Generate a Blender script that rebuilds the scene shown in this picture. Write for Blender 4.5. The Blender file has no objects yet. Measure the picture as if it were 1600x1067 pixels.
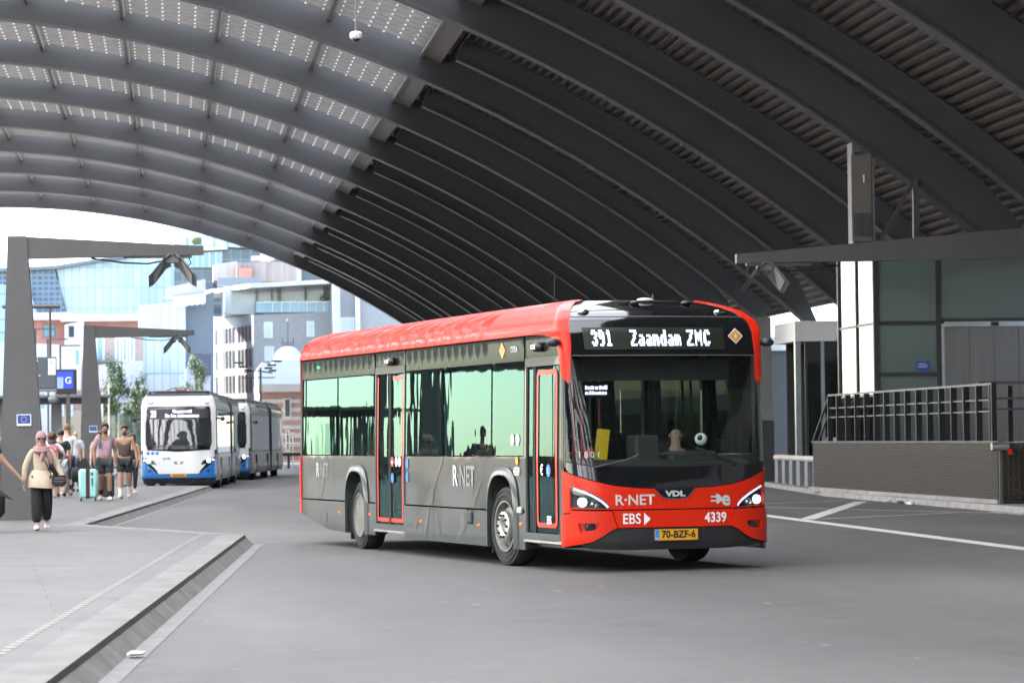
import bpy, bmesh, math, random
from mathutils import Vector, Matrix
from mathutils.geometry import delaunay_2d_cdt
random.seed(11)
sc = bpy.context.scene
col = sc.collection
R = math.radians
# ------------------------------------------------------------ camera, sky, sun, exposure
def look(loc, yaw, pitch, roll):
    ca, sa, cp, sp, cr, sr = math.cos(yaw), math.sin(yaw), math.cos(pitch), math.sin(pitch), math.cos(roll), math.sin(roll)
    r0 = Vector((ca, -sa, 0)); f = Vector((sa*cp, ca*cp, sp)); u0 = Vector((-sa*sp, -ca*sp, cp))
    r = cr*r0 - sr*u0; u = sr*r0 + cr*u0; b = -f
    return Matrix(((r.x, u.x, b.x, loc[0]), (r.y, u.y, b.y, loc[1]), (r.z, u.z, b.z, loc[2]), (0, 0, 0, 1)))
cam_d = bpy.data.cameras.new('camera')
cam = bpy.data.objects.new('camera', cam_d); col.objects.link(cam)
cam_d.sensor_width = 36.0; cam_d.lens = 36.0*4732/1600; cam_d.clip_start = .5; cam_d.clip_end = 4000
cam.matrix_world = look((0, 0, 1.54), math.atan(.1119), .0319, .0116)
cam_d.dof.use_dof = True; cam_d.dof.focus_distance = 40; cam_d.dof.aperture_fstop = 4.0
sc.camera = cam
SUN_EL, SUN_AZ = 48.0, 300.0        # azimuth clockwise from +Y
w = bpy.data.worlds.new('World'); sc.world = w; w.use_nodes = True
nt = w.node_tree; bg = nt.nodes['Background']
sky = nt.nodes.new('ShaderNodeTexSky'); sky.sky_type = 'NISHITA'; sky.sun_disc = False
sky.sun_elevation = R(SUN_EL); sky.sun_rotation = R(SUN_AZ); sky.dust_density = .6; sky.air_density = 1.0; sky.ozone_density = 1.5
nt.links.new(sky.outputs[0], bg.inputs[0]); bg.inputs[1].default_value = .15
sl = bpy.data.lights.new('sun', 'SUN'); sl.energy = 4.2; sl.angle = R(3); sl.color = (1, .95, .88)
so = bpy.data.objects.new('sun', sl); col.objects.link(so)
az = R(SUN_AZ); el = R(SUN_EL)
sd = Vector((math.sin(az)*math.cos(el), math.cos(az)*math.cos(el), math.sin(el)))
so.rotation_euler = sd.to_track_quat('Z', 'Y').to_euler(); so.location = (-60, 60, 80)
sc.view_settings.view_transform = 'Standard'; sc.view_settings.look = 'None'
sc.view_settings.exposure = 2.66; sc.view_settings.gamma = 1.0
sc.cycles.max_bounces = 8; sc.cycles.diffuse_bounces = 4; sc.cycles.glossy_bounces = 4; sc.cycles.transparent_max_bounces = 12
sc.cycles.transmission_bounces = 4; sc.cycles.caustics_reflective = False; sc.cycles.caustics_refractive = False
sc.cycles.sample_clamp_indirect = 6.0

# ------------------------------------------------------------ helpers
class MB:
    def __init__(s): s.v = []; s.f = []; s.m = []; s.n = {}
    def add(s, vs, fs, mi=0):
        o = len(s.v); s.v += [tuple(p) for p in vs]
        for f in fs: s.f.append(tuple(o+i for i in f)); s.m.append(mi)
        return s
    def quad(s, a, b, c, d, mi=0): return s.add([a, b, c, d], [(0, 1, 2, 3)], mi)
    def box(s, x0, x1, y0, y1, z0, z1, mi=0):
        return s.add([(x0,y0,z0),(x1,y0,z0),(x1,y1,z0),(x0,y1,z0),(x0,y0,z1),(x1,y0,z1),(x1,y1,z1),(x0,y1,z1)],
                     [(0,3,2,1),(4,5,6,7),(0,1,5,4),(1,2,6,5),(2,3,7,6),(3,0,4,7)], mi)
    def bbox(s, x0, x1, y0, y1, z0, z1, b=.02, mi=0):       # box with chamfered vertical and horizontal edges
        xs = (x0, x0+b, x1-b, x1); ys = (y0, y0+b, y1-b, y1)
        ring = lambda i, z: [(x0+i, y0+b, z), (x0+b, y0+i, z), (x1-b, y0+i, z), (x1-i, y0+b, z), (x1-i, y1-b, z), (x1-b, y1-i, z), (x0+b, y1-i, z), (x0+i, y1-b, z)]
        rs = [ring(b*.9, z0), ring(0, z0+b), ring(0, z1-b), ring(b*.9, z1)]
        return s.loft(rs, True, True, mi)
    def loft(s, rings, closed=True, cap=True, mi=0):
        n = len(rings[0]); o = len(s.v)
        for r in rings: s.v += [tuple(p) for p in r]
        for i in range(len(rings)-1):
            for j in range(n if closed else n-1):
                k = (j+1) % n
                s.f.append((o+i*n+j, o+i*n+k, o+(i+1)*n+k, o+(i+1)*n+j)); s.m.append(mi)
        if cap and closed:
            s.f.append(tuple(o+j for j in reversed(range(n)))); s.m.append(mi)
            s.f.append(tuple(o+(len(rings)-1)*n+j for j in range(n))); s.m.append(mi)
        return s
    def bar(s, p, q, w, h=None, up=(0, 0, 1), mi=0):
        p = Vector(p); q = Vector(q); h = h or w; d = (q-p).normalized(); up = Vector(up)
        if abs(d.dot(up)) > .99: up = Vector((0, 1, 0))
        x = d.cross(up).normalized(); y = x.cross(d)
        c = [x*w/2+y*h/2, -x*w/2+y*h/2, -x*w/2-y*h/2, x*w/2-y*h/2]
        return s.loft([[p+k for k in c], [q+k for k in c]], True, True, mi)
    def tube(s, pts, r, n=8, mi=0):
        pts = [Vector(p) for p in pts]; rings = []; rr = r if isinstance(r, (list, tuple)) else [r]*len(pts)
        ref = None
        for i, p in enumerate(pts):
            d = (pts[min(i+1, len(pts)-1)]-pts[max(i-1, 0)]).normalized()
            if ref is None: ref = Vector((0, 0, 1)) if abs(d.z) < .9 else Vector((1, 0, 0))
            x = d.cross(ref).normalized(); y = d.cross(x).normalized(); ref = -y if False else ref
            rings.append([p+(x*math.cos(2*math.pi*k/n)+y*math.sin(2*math.pi*k/n))*rr[i] for k in range(n)])
        return s.loft(rings, True, True, mi)
    def lathe(s, prof, c=(0, 0, 0), axis='Z', n=24, mi=0, cap=True):    # prof: (radius, height)
        rings = []
        for r, h in prof:
            ring = []
            for k in range(n):
                a = 2*math.pi*k/n; u, v = r*math.cos(a), r*math.sin(a)
                p = {'Z': (u, v, h), 'Y': (u, h, v), 'X': (h, u, v)}[axis]
                ring.append((c[0]+p[0], c[1]+p[1], c[2]+p[2]))
            rings.append(ring)
        return s.loft(rings, True, cap, mi)
    def ball(s, c, r, n=10, m=6, mi=0):
        rx, ry, rz = (r, r, r) if not isinstance(r, (list, tuple)) else r
        rings = []
        for i in range(1, m):
            t = math.pi*i/m
            rings.append([(c[0]+rx*math.sin(t)*math.cos(2*math.pi*k/n), c[1]+ry*math.sin(t)*math.sin(2*math.pi*k/n), c[2]-rz*math.cos(t)) for k in range(n)])
        return s.loft(rings, True, True, mi)
    def prism(s, poly, a, b, plane='XZ', mi=0):             # polygon in a plane, extruded along the third axis from a to b
        P = {'XZ': lambda p, t: (p[0], t, p[1]), 'YZ': lambda p, t: (t, p[0], p[1]), 'XY': lambda p, t: (p[0], p[1], t)}[plane]
        n = len(poly)
        s.add([P(p, a) for p in poly]+[P(p, b) for p in poly],
              [tuple(range(n)), tuple(reversed(range(n, 2*n)))]+[(i, n+i, n+(i+1) % n, (i+1) % n) for i in range(n)], mi)
        return s
    def build(s, name, mat, parent=None, smooth=False, loc=None, fix=True):
        me = bpy.data.meshes.new(name)
        me.from_pydata(s.v, [], s.f)
        mats = mat if isinstance(mat, (list, tuple)) else [mat]
        for m_ in mats: me.materials.append(m_)
        me.polygons.foreach_set('material_index', s.m)
        if fix and not s.n:
            b = bmesh.new(); b.from_mesh(me); bmesh.ops.recalc_face_normals(b, faces=b.faces); b.to_mesh(me); b.free()
        if smooth:
            me.polygons.foreach_set('use_smooth', [True]*len(me.polygons))
            if smooth != 'all': me.set_sharp_from_angle(angle=R(38))
        if s.n:
            me.polygons.foreach_set('use_smooth', [True]*len(me.polygons))
            me.normals_split_custom_set_from_vertices([s.n.get(i, (0, 0, 0)) for i in range(len(s.v))])
        me.update()
        o = bpy.data.objects.new(name, me); col.objects.link(o)
        if parent: o.parent = parent
        if loc: o.location = loc
        return o
def tag(o, label=None, cat=None, group=None, kind=None):
    if label: o['label'] = label
    if cat: o['category'] = cat
    if group: o['group'] = group
    if kind: o['kind'] = kind
    return o
def thing(name, label, cat, loc=(0, 0, 0), rz=0, group=None):
    o = bpy.data.objects.new(name, None); col.objects.link(o); o.empty_display_size = .3
    o.location = loc; o.rotation_euler = (0, 0, rz)
    return tag(o, label, cat, group)
def copy_tree(o, parent=None):
    c = o.copy(); col.objects.link(c)
    if parent: c.parent = parent
    for ch in list(o.children): copy_tree(ch, c)
    return c
def text_mesh(txt, size, mat, name='lettering', parent=None, mtx=None, xs=1.0, bold=.0, depth=.002, align='CENTER', sp=1.0, ref=None):
    cu = bpy.data.curves.new('t', 'FONT'); cu.body = txt; cu.size = size; cu.align_x = align; cu.align_y = 'CENTER'
    cu.offset = bold; cu.extrude = depth; cu.space_character = sp; cu.resolution_u = 3
    o = bpy.data.objects.new('t', cu); col.objects.link(o)
    dg = bpy.context.evaluated_depsgraph_get(); me = bpy.data.meshes.new_from_object(o.evaluated_get(dg))
    bpy.data.objects.remove(o); bpy.data.curves.remove(cu)
    me.name = name; me.materials.clear(); me.materials.append(mat)
    for v in me.vertices: v.co.x *= xs
    if mtx is not None: me.transform(mtx)
    r = bpy.data.objects.new(name, me); col.objects.link(r)
    if parent: r.parent = parent
    return r
def frame_m(o, x, y):                                        # matrix that lays text: x along text, y up, z = outward
    x = Vector(x).normalized(); y = Vector(y); z = x.cross(y).normalized(); y = z.cross(x)
    return Matrix(((x.x, y.x, z.x, o[0]), (x.y, y.y, z.y, o[1]), (x.z, y.z, z.z, o[2]), (0, 0, 0, 1)))

# ------------------------------------------------------------ materials
def srgb(r, g, b):
    f = lambda c: (c/255/12.92 if c/255 < .04045 else ((c/255+.055)/1.055)**2.4)
    return (f(r), f(g), f(b))
def nn(t, k, **kw):
    n = t.nodes.new(k)
    for a, b in kw.items(): setattr(n, a, b)
    return n
def pm(name, c, rough=.5, metal=0.0, var=.12, scale=3.0, bump=0.0, bscale=60.0, coat=0.0, spec=.5, stretch=(1, 1, 1), streak=0.0, emit=0.0):
    m = bpy.data.materials.new(name); m.use_nodes = True; t = m.node_tree; b = t.nodes['Principled BSDF']
    b.inputs['Roughness'].default_value = rough; b.inputs['Metallic'].default_value = metal
    b.inputs['Coat Weight'].default_value = coat; b.inputs['Coat Roughness'].default_value = .04; b.inputs['Specular IOR Level'].default_value = spec
    tc = nn(t, 'ShaderNodeTexCoord'); mp = nn(t, 'ShaderNodeMapping'); mp.inputs['Scale'].default_value = stretch
    t.links.new(tc.outputs['Object'], mp.inputs[0])
    if var > 0:
        n = nn(t, 'ShaderNodeTexNoise'); n.inputs['Scale'].default_value = scale; n.inputs['Detail'].default_value = 6; n.inputs['Roughness'].default_value = .62
        t.links.new(mp.outputs[0], n.inputs['Vector'])
        mx = nn(t, 'ShaderNodeMix', data_type='RGBA')
        mx.inputs['A'].default_value = tuple(max(0, k*(1-var)) for k in c[:3])+(1,); mx.inputs['B'].default_value = tuple(min(1, k*(1+var)) for k in c[:3])+(1,)
        rp = nn(t, 'ShaderNodeMapRange'); rp.inputs['From Min'].default_value = .3; rp.inputs['From Max'].default_value = .7
        t.links.new(n.outputs[0], rp.inputs[0]); t.links.new(rp.outputs[0], mx.inputs['Factor'])
        t.links.new(mx.outputs['Result'], b.inputs['Base Color'])
        rr = nn(t, 'ShaderNodeMapRange'); rr.inputs['To Min'].default_value = max(0, rough-.08); rr.inputs['To Max'].default_value = min(1, rough+.08)
        t.links.new(n.outputs[0], rr.inputs[0]); t.links.new(rr.outputs[0], b.inputs['Roughness'])
    else: b.inputs['Base Color'].default_value = tuple(c[:3])+(1,)
    if bump > 0:
        n2 = nn(t, 'ShaderNodeTexNoise'); n2.inputs['Scale'].default_value = bscale; n2.inputs['Detail'].default_value = 4
        t.links.new(mp.outputs[0], n2.inputs['Vector'])
        bp = nn(t, 'ShaderNodeBump'); bp.inputs['Strength'].default_value = bump; bp.inputs['Distance'].default_value = .02
        t.links.new(n2.outputs[0], bp.inputs['Height']); t.links.new(bp.outputs[0], b.inputs['Normal'])
    if emit > 0:
        b.inputs['Emission Color'].default_value = tuple(c[:3])+(1,); b.inputs['Emission Strength'].default_value = emit
    return m
def glass(name, tint=(.8, .9, .88), trans=.8, ior=1.5, rough=.0, wave=.0, wscale=1.5, body=(.02, .02, .02), stretch=(1, 1, 1), refl=(1, 1, 1)):
    m = bpy.data.materials.new(name); m.use_nodes = True; t = m.node_tree
    t.nodes.remove(t.nodes['Principled BSDF']); out = t.nodes['Material Output']
    tr = nn(t, 'ShaderNodeBsdfTransparent'); tr.inputs[0].default_value = tint+(1,)
    df = nn(t, 'ShaderNodeBsdfDiffuse'); df.inputs[0].default_value = body+(1,)
    mx0 = nn(t, 'ShaderNodeMixShader'); mx0.inputs[0].default_value = trans
    t.links.new(df.outputs[0], mx0.inputs[1]); t.links.new(tr.outputs[0], mx0.inputs[2])
    gl = nn(t, 'ShaderNodeBsdfGlossy'); gl.inputs['Roughness'].default_value = rough; gl.inputs[0].default_value = refl+(1,)
    fr = nn(t, 'ShaderNodeFresnel'); ge = nn(t, 'ShaderNodeNewGeometry')
    im = nn(t, 'ShaderNodeMapRange'); im.inputs['To Min'].default_value = ior; im.inputs['To Max'].default_value = 1/ior
    t.links.new(ge.outputs['Backfacing'], im.inputs[0]); t.links.new(im.outputs[0], fr.inputs[0])
    mx = nn(t, 'ShaderNodeMixShader')
    t.links.new(fr.outputs[0], mx.inputs[0]); t.links.new(mx0.outputs[0], mx.inputs[1]); t.links.new(gl.outputs[0], mx.inputs[2]); t.links.new(mx.outputs[0], out.inputs[0])
    if wave > 0:
        tc = nn(t, 'ShaderNodeTexCoord'); mp = nn(t, 'ShaderNodeMapping'); mp.inputs['Scale'].default_value = stretch
        n = nn(t, 'ShaderNodeTexNoise'); n.inputs['Scale'].default_value = wscale; n.inputs['Detail'].default_value = 2
        bp = nn(t, 'ShaderNodeBump'); bp.inputs['Strength'].default_value = wave; bp.inputs['Distance'].default_value = .05
        t.links.new(tc.outputs['Object'], mp.inputs[0]); t.links.new(mp.outputs[0], n.inputs['Vector'])
        t.links.new(n.outputs[0], bp.inputs['Height']); t.links.new(bp.outputs[0], gl.inputs['Normal'])
    return m
def emis(name, c, s):
    m = bpy.data.materials.new(name); m.use_nodes = True; t = m.node_tree; b = t.nodes['Principled BSDF']
    b.inputs['Base Color'].default_value = c+(1,); b.inputs['Emission Color'].default_value = c+(1,); b.inputs['Emission Strength'].default_value = s
    return m
M = {}
M['steel_grey'] = pm('painted_steel_grey', (.16, .165, .17), .45, var=.10, scale=.6)
M['post_grey'] = pm('post_grey_paint', (.078, .077, .077), .42, var=.12, scale=1.2)
M['deck'] = pm('corrugated_deck', (.072, .059, .052), .5, var=.2, scale=1.0)
M['beam_cream'] = pm('beam_paint', (.17, .15, .132), .5, var=.15)
M['black_rubber'] = pm('black_rubber', (.018, .018, .018), .75, var=.2)
M['black_plastic'] = pm('black_plastic', (.02, .02, .022), .4, var=.15)
M['black_gloss'] = pm('black_gloss', (.008, .009, .01), .08, var=0, coat=1)
M['red'] = pm('red_paint', (.62, .022, .005), .30, var=.05, scale=1.5, coat=.12, spec=.3)
M['bus_grey'] = pm('bus_grey_paint', (.040, .047, .046), .33, var=.10, scale=1.0, coat=.45, spec=.35)
M['bus_grey_light'] = pm('bus_grey_graphic', (.068, .074, .074), .35, var=.06, coat=.25, spec=.35)
M['white_paint'] = pm('white_paint', (.75, .75, .74), .3, var=.05, coat=.6)
M['blue_paint'] = pm('blue_paint', (.02, .16, .47), .3, var=.05, coat=.6)
M['silver'] = pm('silver_metal', (.55, .55, .53), .32, metal=.85, var=.15)
M['rim'] = pm('wheel_steel', (.22, .205, .19), .45, metal=.5, var=.25, scale=6)
M['chrome'] = pm('chrome', (.75, .75, .77), .12, metal=1, var=.05)
M['letter_white'] = pm('white_vinyl', (.8, .8, .78), .5, var=0)
M['letter_grey'] = pm('grey_vinyl', (.52, .53, .52), .5, var=0)
M['plate_yellow'] = pm('plate_yellow', (.72, .36, .02), .45, var=.05)
M['amber'] = pm('amber_lens', (.8, .16, .01), .2, var=0, emit=.03)
M['led'] = emis('led_white', (.70, .72, 1.0), .42)
M['lamp'] = emis('headlamp_white', (.82, .86, 1.0), 1.0)
M['drl'] = emis('daylight_bar', (.56, .55, 1.0), .35)
M['green_led'] = emis('green_led', (.02, .8, .15), .16)
M['screen_blue'] = emis('screen_blue', (.02, .06, .5), .10)
M['screen_light'] = emis('screen_light', (.25, .33, .85), .08)
M['side_glass'] = glass('bus_side_glass', (.30, .38, .35), .80, 1.5, 0, .042, 1.1, (.02, .024, .022), (1.8, 1, .6), (.33, .575, .57))
M['lift_side_glass'] = glass('lift_side_glass', (.3, .38, .35), .8, 1.6, 0, .01, 1, (.02, .024, .022))
M['dark_glass'] = glass('dark_tinted_glass', (.1, .11, .11), .15, 1.5, .22, .05, 7.0, (.012, .013, .013), (3, 1, .3), (.5, .58, .55))
M['far_glass'] = glass('off_side_glass', (.2, .24, .23), .15, 1.12, .0, 0, 1, (.012, .014, .014))
M['screen_glass'] = glass('windscreen_glass', (.82, .9, .88), .93, 1.5)
M['tower_glass'] = glass('tower_glass', (.55, .66, .62), .45, 1.55, 0, .02, .8, (.20, .26, .24))
M['clear_glass'] = glass('clear_glass', (.85, .95, .93), .92, 1.5)
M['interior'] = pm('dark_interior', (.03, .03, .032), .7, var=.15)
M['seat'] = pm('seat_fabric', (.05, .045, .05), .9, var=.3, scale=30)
M['pole_red'] = pm('red_pole', (.5, .03, .02), .35, var=0)
M['pole_yellow'] = pm('yellow_plastic', (.75, .45, .02), .45, var=.05)
M['conc'] = pm('concrete', (.27, .255, .24), .85, var=.25, scale=2.5, bump=.15, bscale=40)
M['signblue'] = pm('sign_blue', (.02, .06, .3), .5, var=0)
M['yellow_star'] = pm('yellow_vinyl', (.8, .6, .05), .5, var=0)
# ------------------------------------------------------------ ground
def asphalt():
    m = bpy.data.materials.new('asphalt'); m.use_nodes = True; t = m.node_tree; b = t.nodes['Principled BSDF']
    tc = nn(t, 'ShaderNodeTexCoord')
    n1 = nn(t, 'ShaderNodeTexNoise'); n1.inputs['Scale'].default_value = .22; n1.inputs['Detail'].default_value = 7
    mp = nn(t, 'ShaderNodeMapping'); mp.inputs['Scale'].default_value = (1, .25, 1)
    n2 = nn(t, 'ShaderNodeTexNoise'); n2.inputs['Scale'].default_value = 55; n2.inputs['Detail'].default_value = 3
    n3 = nn(t, 'ShaderNodeTexNoise'); n3.inputs['Scale'].default_value = 1.6; n3.inputs['Detail'].default_value = 8; n3.inputs['Roughness'].default_value = .7
    t.links.new(tc.outputs['Object'], mp.inputs[0]); t.links.new(mp.outputs[0], n1.inputs['Vector']); t.links.new(tc.outputs['Object'], n2.inputs['Vector']); t.links.new(tc.outputs['Object'], n3.inputs['Vector'])
    a1 = nn(t, 'ShaderNodeMath', operation='MULTIPLY_ADD'); a1.inputs[1].default_value = .80; a1.inputs[2].default_value = -.195
    a2 = nn(t, 'ShaderNodeMath', operation='MULTIPLY_ADD'); a2.inputs[1].default_value = .42
    a3 = nn(t, 'ShaderNodeMath', operation='MULTIPLY_ADD'); a3.inputs[1].default_value = .25
    t.links.new(n1.outputs[0], a1.inputs[0]); t.links.new(n2.outputs[0], a2.inputs[0]); t.links.new(a1.outputs[0], a2.inputs[2]); t.links.new(n3.outputs[0], a3.inputs[0]); t.links.new(a2.outputs[0], a3.inputs[2])
    cr = nn(t, 'ShaderNodeValToRGB'); cr.color_ramp.elements[0].position = .38; cr.color_ramp.elements[0].color = (.068, .065, .063, 1)
    cr.color_ramp.elements[1].position = .72; cr.color_ramp.elements[1].color = (.142, .136, .130, 1)
    t.links.new(a3.outputs[0], cr.inputs[0]); t.links.new(cr.outputs[0], b.inputs['Base Color'])
    b.inputs['Roughness'].default_value = .72; b.inputs['Specular IOR Level'].default_value = .3
    bp = nn(t, 'ShaderNodeBump'); bp.inputs['Strength'].default_value = .25; bp.inputs['Distance'].default_value = .01
    t.links.new(n2.outputs[0], bp.inputs['Height']); t.links.new(bp.outputs[0], b.inputs['Normal'])
    return m
def paving():
    m = bpy.data.materials.new('platform_paving'); m.use_nodes = True; t = m.node_tree; b = t.nodes['Principled BSDF']
    tc = nn(t, 'ShaderNodeTexCoord'); mp = nn(t, 'ShaderNodeMapping'); mp.inputs['Rotation'].default_value = (0, 0, R(-3.6))
    t.links.new(tc.outputs['Object'], mp.inputs[0])
    br = nn(t, 'ShaderNodeTexBrick'); br.inputs['Scale'].default_value = 1.0; br.inputs['Brick Width'].default_value = 1.2; br.inputs['Row Height'].default_value = .6
    br.inputs['Mortar Size'].default_value = .006; br.inputs['Color1'].default_value = (.118, .113, .108, 1); br.inputs['Color2'].default_value = (.103, .099, .095, 1); br.inputs['Mortar'].default_value = (.05, .048, .046, 1)
    br.offset = .5
    t.links.new(mp.outputs[0], br.inputs['Vector'])
    n = nn(t, 'ShaderNodeTexNoise'); n.inputs['Scale'].default_value = 1.1; n.inputs['Detail'].default_value = 8; n.inputs['Roughness'].default_value = .7
    t.links.new(tc.outputs['Object'], n.inputs['Vector'])
    mx = nn(t, 'ShaderNodeMix', data_type='RGBA', blend_type='MULTIPLY'); mx.inputs['Factor'].default_value = 1
    rp = nn(t, 'ShaderNodeMapRange'); rp.inputs['From Min'].default_value = .25; rp.inputs['From Max'].default_value = .75; rp.inputs['To Min'].default_value = .68; rp.inputs['To Max'].default_value = 1.2
    t.links.new(n.outputs[0], rp.inputs[0]); t.links.new(br.outputs[0], mx.inputs['A']); t.links.new(rp.outputs[0], mx.inputs['B'])
    t.links.new(mx.outputs['Result'], b.inputs['Base Color'])
    b.inputs['Roughness'].default_value = .5; b.inputs['Specular IOR Level'].default_value = .35
    return m
M['asphalt'] = asphalt(); M['paving'] = paving()
M['gutter'] = pm('gutter_concrete', (.16, .153, .145), .8, var=.22, scale=3)
M['kerbstone'] = pm('kerb_stone', (.145, .138, .13), .75, var=.3, scale=2.2, bump=.1)
M['kerbface'] = pm('kerb_face', (.145, .14, .132), .8, var=.35, scale=2.6, bump=.1)
M['paint'] = pm('road_paint', (.55, .53, .47), .7, var=.22, scale=5)
tag(MB().quad((-900, -60, 0), (900, -60, 0), (900, 2200, 0), (-900, 2200, 0)).build('road', M['asphalt']), kind='structure')
PZ = .15
plat = [(-1.79, 2.0), (-.76, 17.85), (1.04, 45.5), (-1.54, 52.6), (1.12, 96.4), (-2.6, 99.5), (-2.6, 150), (-34, 150), (-34, 2.0)]
# road edge of the kerb stands 12 cm out from its top edge (sloping kerb face)
def off_poly(p, d):
    n = len(p); r = []
    for i in range(n):
        a, b, c = Vector(p[i-1]), Vector(p[i]), Vector(p[(i+1) % n])
        n1 = Vector(((b-a).y, -(b-a).x)).normalized(); n2 = Vector(((c-b).y, -(c-b).x)).normalized()
        k = (n1+n2).normalized(); s = d/max(.5, k.dot(n1)); r.append((b.x+k.x*s, b.y+k.y*s))
    return r
def area2(p): return sum(p[i-1][0]*p[i][1]-p[i][0]*p[i-1][1] for i in range(len(p)))
sg = 1 if area2(plat) > 0 else -1
top = plat; bot = off_poly(plat, sg*.14); inner = off_poly(plat, -sg*.34)
pf = MB(); pf.add([(x, y, PZ) for x, y in inner], [tuple(range(len(inner)))])
tag(pf.build('pavement', M['paving']), kind='structure')
kb = MB(); n = len(top)
def seg(a, b, k): return [(a[0]+(b[0]-a[0])*t/k, a[1]+(b[1]-a[1])*t/k) for t in range(k)]
ri, rt, rt2, rb = [], [], [], []
for i in range(n):
    j = (i+1) % n; k = 1
    ri += seg(inner[i], inner[j], k); rt += seg(top[i], top[j], k); rb += seg(bot[i], bot[j], k)
for i in range(n):
    j = (i+1) % n
    kb.quad((*ri[i], PZ), (*ri[j], PZ), (*rt[j], PZ), (*rt[i], PZ), 0)
    lip_i = (rt[i][0]+(rb[i][0]-rt[i][0])*.12, rt[i][1]+(rb[i][1]-rt[i][1])*.12); lip_j = (rt[j][0]+(rb[j][0]-rt[j][0])*.12, rt[j][1]+(rb[j][1]-rt[j][1])*.12)
    kb.quad((*rt[i], PZ), (*rt[j], PZ), (*lip_j, PZ-.045), (*lip_i, PZ-.045), 2)
    kb.quad((*lip_i, PZ-.045), (*lip_j, PZ-.045), (*rb[j], -.01), (*rb[i], -.01), 1)
# joints between kerb stones: thin dark grooves stood 2 mm proud
def joints(a, b, at, bt, step):
    L = (Vector(b)-Vector(a)).length; k = int(L/step); d = (Vector(b)-Vector(a)).normalized()
    for i in range(1, k):
        s = i*step; p = Vector(a)+d*s; q = Vector(at)+d*s
        e = d*.008; o = Vector((d.y, -d.x))*.003
        kb.quad((p.x-e.x+o.x, p.y-e.y+o.y, PZ-.02), (p.x+e.x+o.x, p.y+e.y+o.y, PZ-.02), (q.x+e.x+o.x, q.y+e.y+o.y, .006), (q.x-e.x+o.x, q.y-e.y+o.y, .006), 2)
joints(top[0], top[1], bot[0], bot[1], 1.0); joints(top[1], top[2], bot[1], bot[2], 1.0); joints(top[3], top[4], bot[3], bot[4], 1.0)
tag(kb.build('kerb', [M['kerbstone'], M['kerbface'], pm('kerb_dark_joint', (.035, .034, .033), .5, var=.3)]), kind='structure')
# gutter strip of light concrete along the near kerb, tactile dotted line on the platform
g1 = off_poly(plat, sg*.28); gb = MB()
for i in (0, 1): gb.quad((*bot[i], .004), (*bot[i+1], .004), (*g1[i+1], .004), (*g1[i], .004))
gb.quad((*bot[3], .004), (*bot[4], .004), (*off_poly(plat, sg*.24)[4], .004), (*off_poly(plat, sg*.24)[3], .004))
tag(gb.build('gutter', M['gutter']), kind='structure')
db = MB()
a = Vector((-2.27, 2.0)); b_ = Vector((-1.16, 20.36)); c = Vector((.42, 46.2))
for p, q in ((a, b_), (b_, c)):
    L = (q-p).length; d = (q-p).normalized(); nrm = Vector((-d.y, d.x)); s = 0
    while s < L-.12:
        for k in (0,):
            m0 = p+d*s
            cs = [m0+nrm*.035, m0-nrm*.035, m0+d*.14-nrm*.035, m0+d*.14+nrm*.035]
            db.quad(*[(v.x, v.y, PZ+.004) for v in cs])
        s += .30
M['paint_pale'] = pm('pale_marking', (.30, .31, .25), .6, var=.15)
tag(db.build('pavement_marking', M['paint_pale']), kind='structure')
# white lines on the road at the right
ln = MB()
def line(p, q, w, z=.004):
    p = Vector(p); q = Vector(q); d = (q-p).normalized(); nrm = Vector((-d.y, d.x))*w/2
    ln.quad((p.x+nrm.x, p.y+nrm.y, z), (p.x-nrm.x, p.y-nrm.y, z), (q.x-nrm.x, q.y-nrm.y, z), (q.x+nrm.x, q.y+nrm.y, z))
line((11.35, 70), (11.05, 20), .30)
line((11.42, 54.2), (15.55, 67.8), .30, .008)
line((12.3, 64.0), (15.9, 55.6), .13, .012); line((11.6, 54.0), (14.9, 56.9), .12, .016); line((13.0, 66.8), (15.3, 68.6), .12, .012); line((15.75, 57.5), (15.75, 40), .13, .004)
tag(ln.build('road_marking', M['paint']), kind='structure')
# dark patch seam and small road wear
pw = MB()
for k in range(26):
    x = random.uniform(-1, 9); y = random.uniform(20, 34); a = random.uniform(0, 3.1); r = random.uniform(.01, .045)
    pw.add([(x+r*math.cos(a+i*1.05)*random.uniform(.6, 1.4), y+r*1.6*math.sin(a+i*1.05)*random.uniform(.6, 1.4), .005) for i in range(6)], [tuple(range(6))])
tag(pw.build('road_stains', pm('old_gum', (.2, .19, .18), .8)), kind='structure')
# pavement with kerb on the right, under the raised deck
rk = MB()
edge = [(15.95, 20), (16.0, 56), (16.0, 66), (16.2, 74.6), (17.6, 89.0), (18.6, 100), (21, 150)]
for i in range(len(edge)-1):
    (x0, y0), (x1, y1) = edge[i], edge[i+1]
    rk.quad((x0, y0, -.01), (x1, y1, -.01), (x1+.02, y1, .12), (x0+.02, y0, .12), 0)
    rk.quad((x0+.02, y0, .12), (x1+.02, y1, .12), (x1+.2, y1, .12), (x0+.2, y0, .12), 0)
    rk.quad((x0+.2, y0, .12), (x1+.2, y1, .12), (40, y1, .12), (40, y0, .12), 1)
tag(rk.build('side_pavement', [M['conc'], M['gutter']]), kind='structure')
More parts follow.
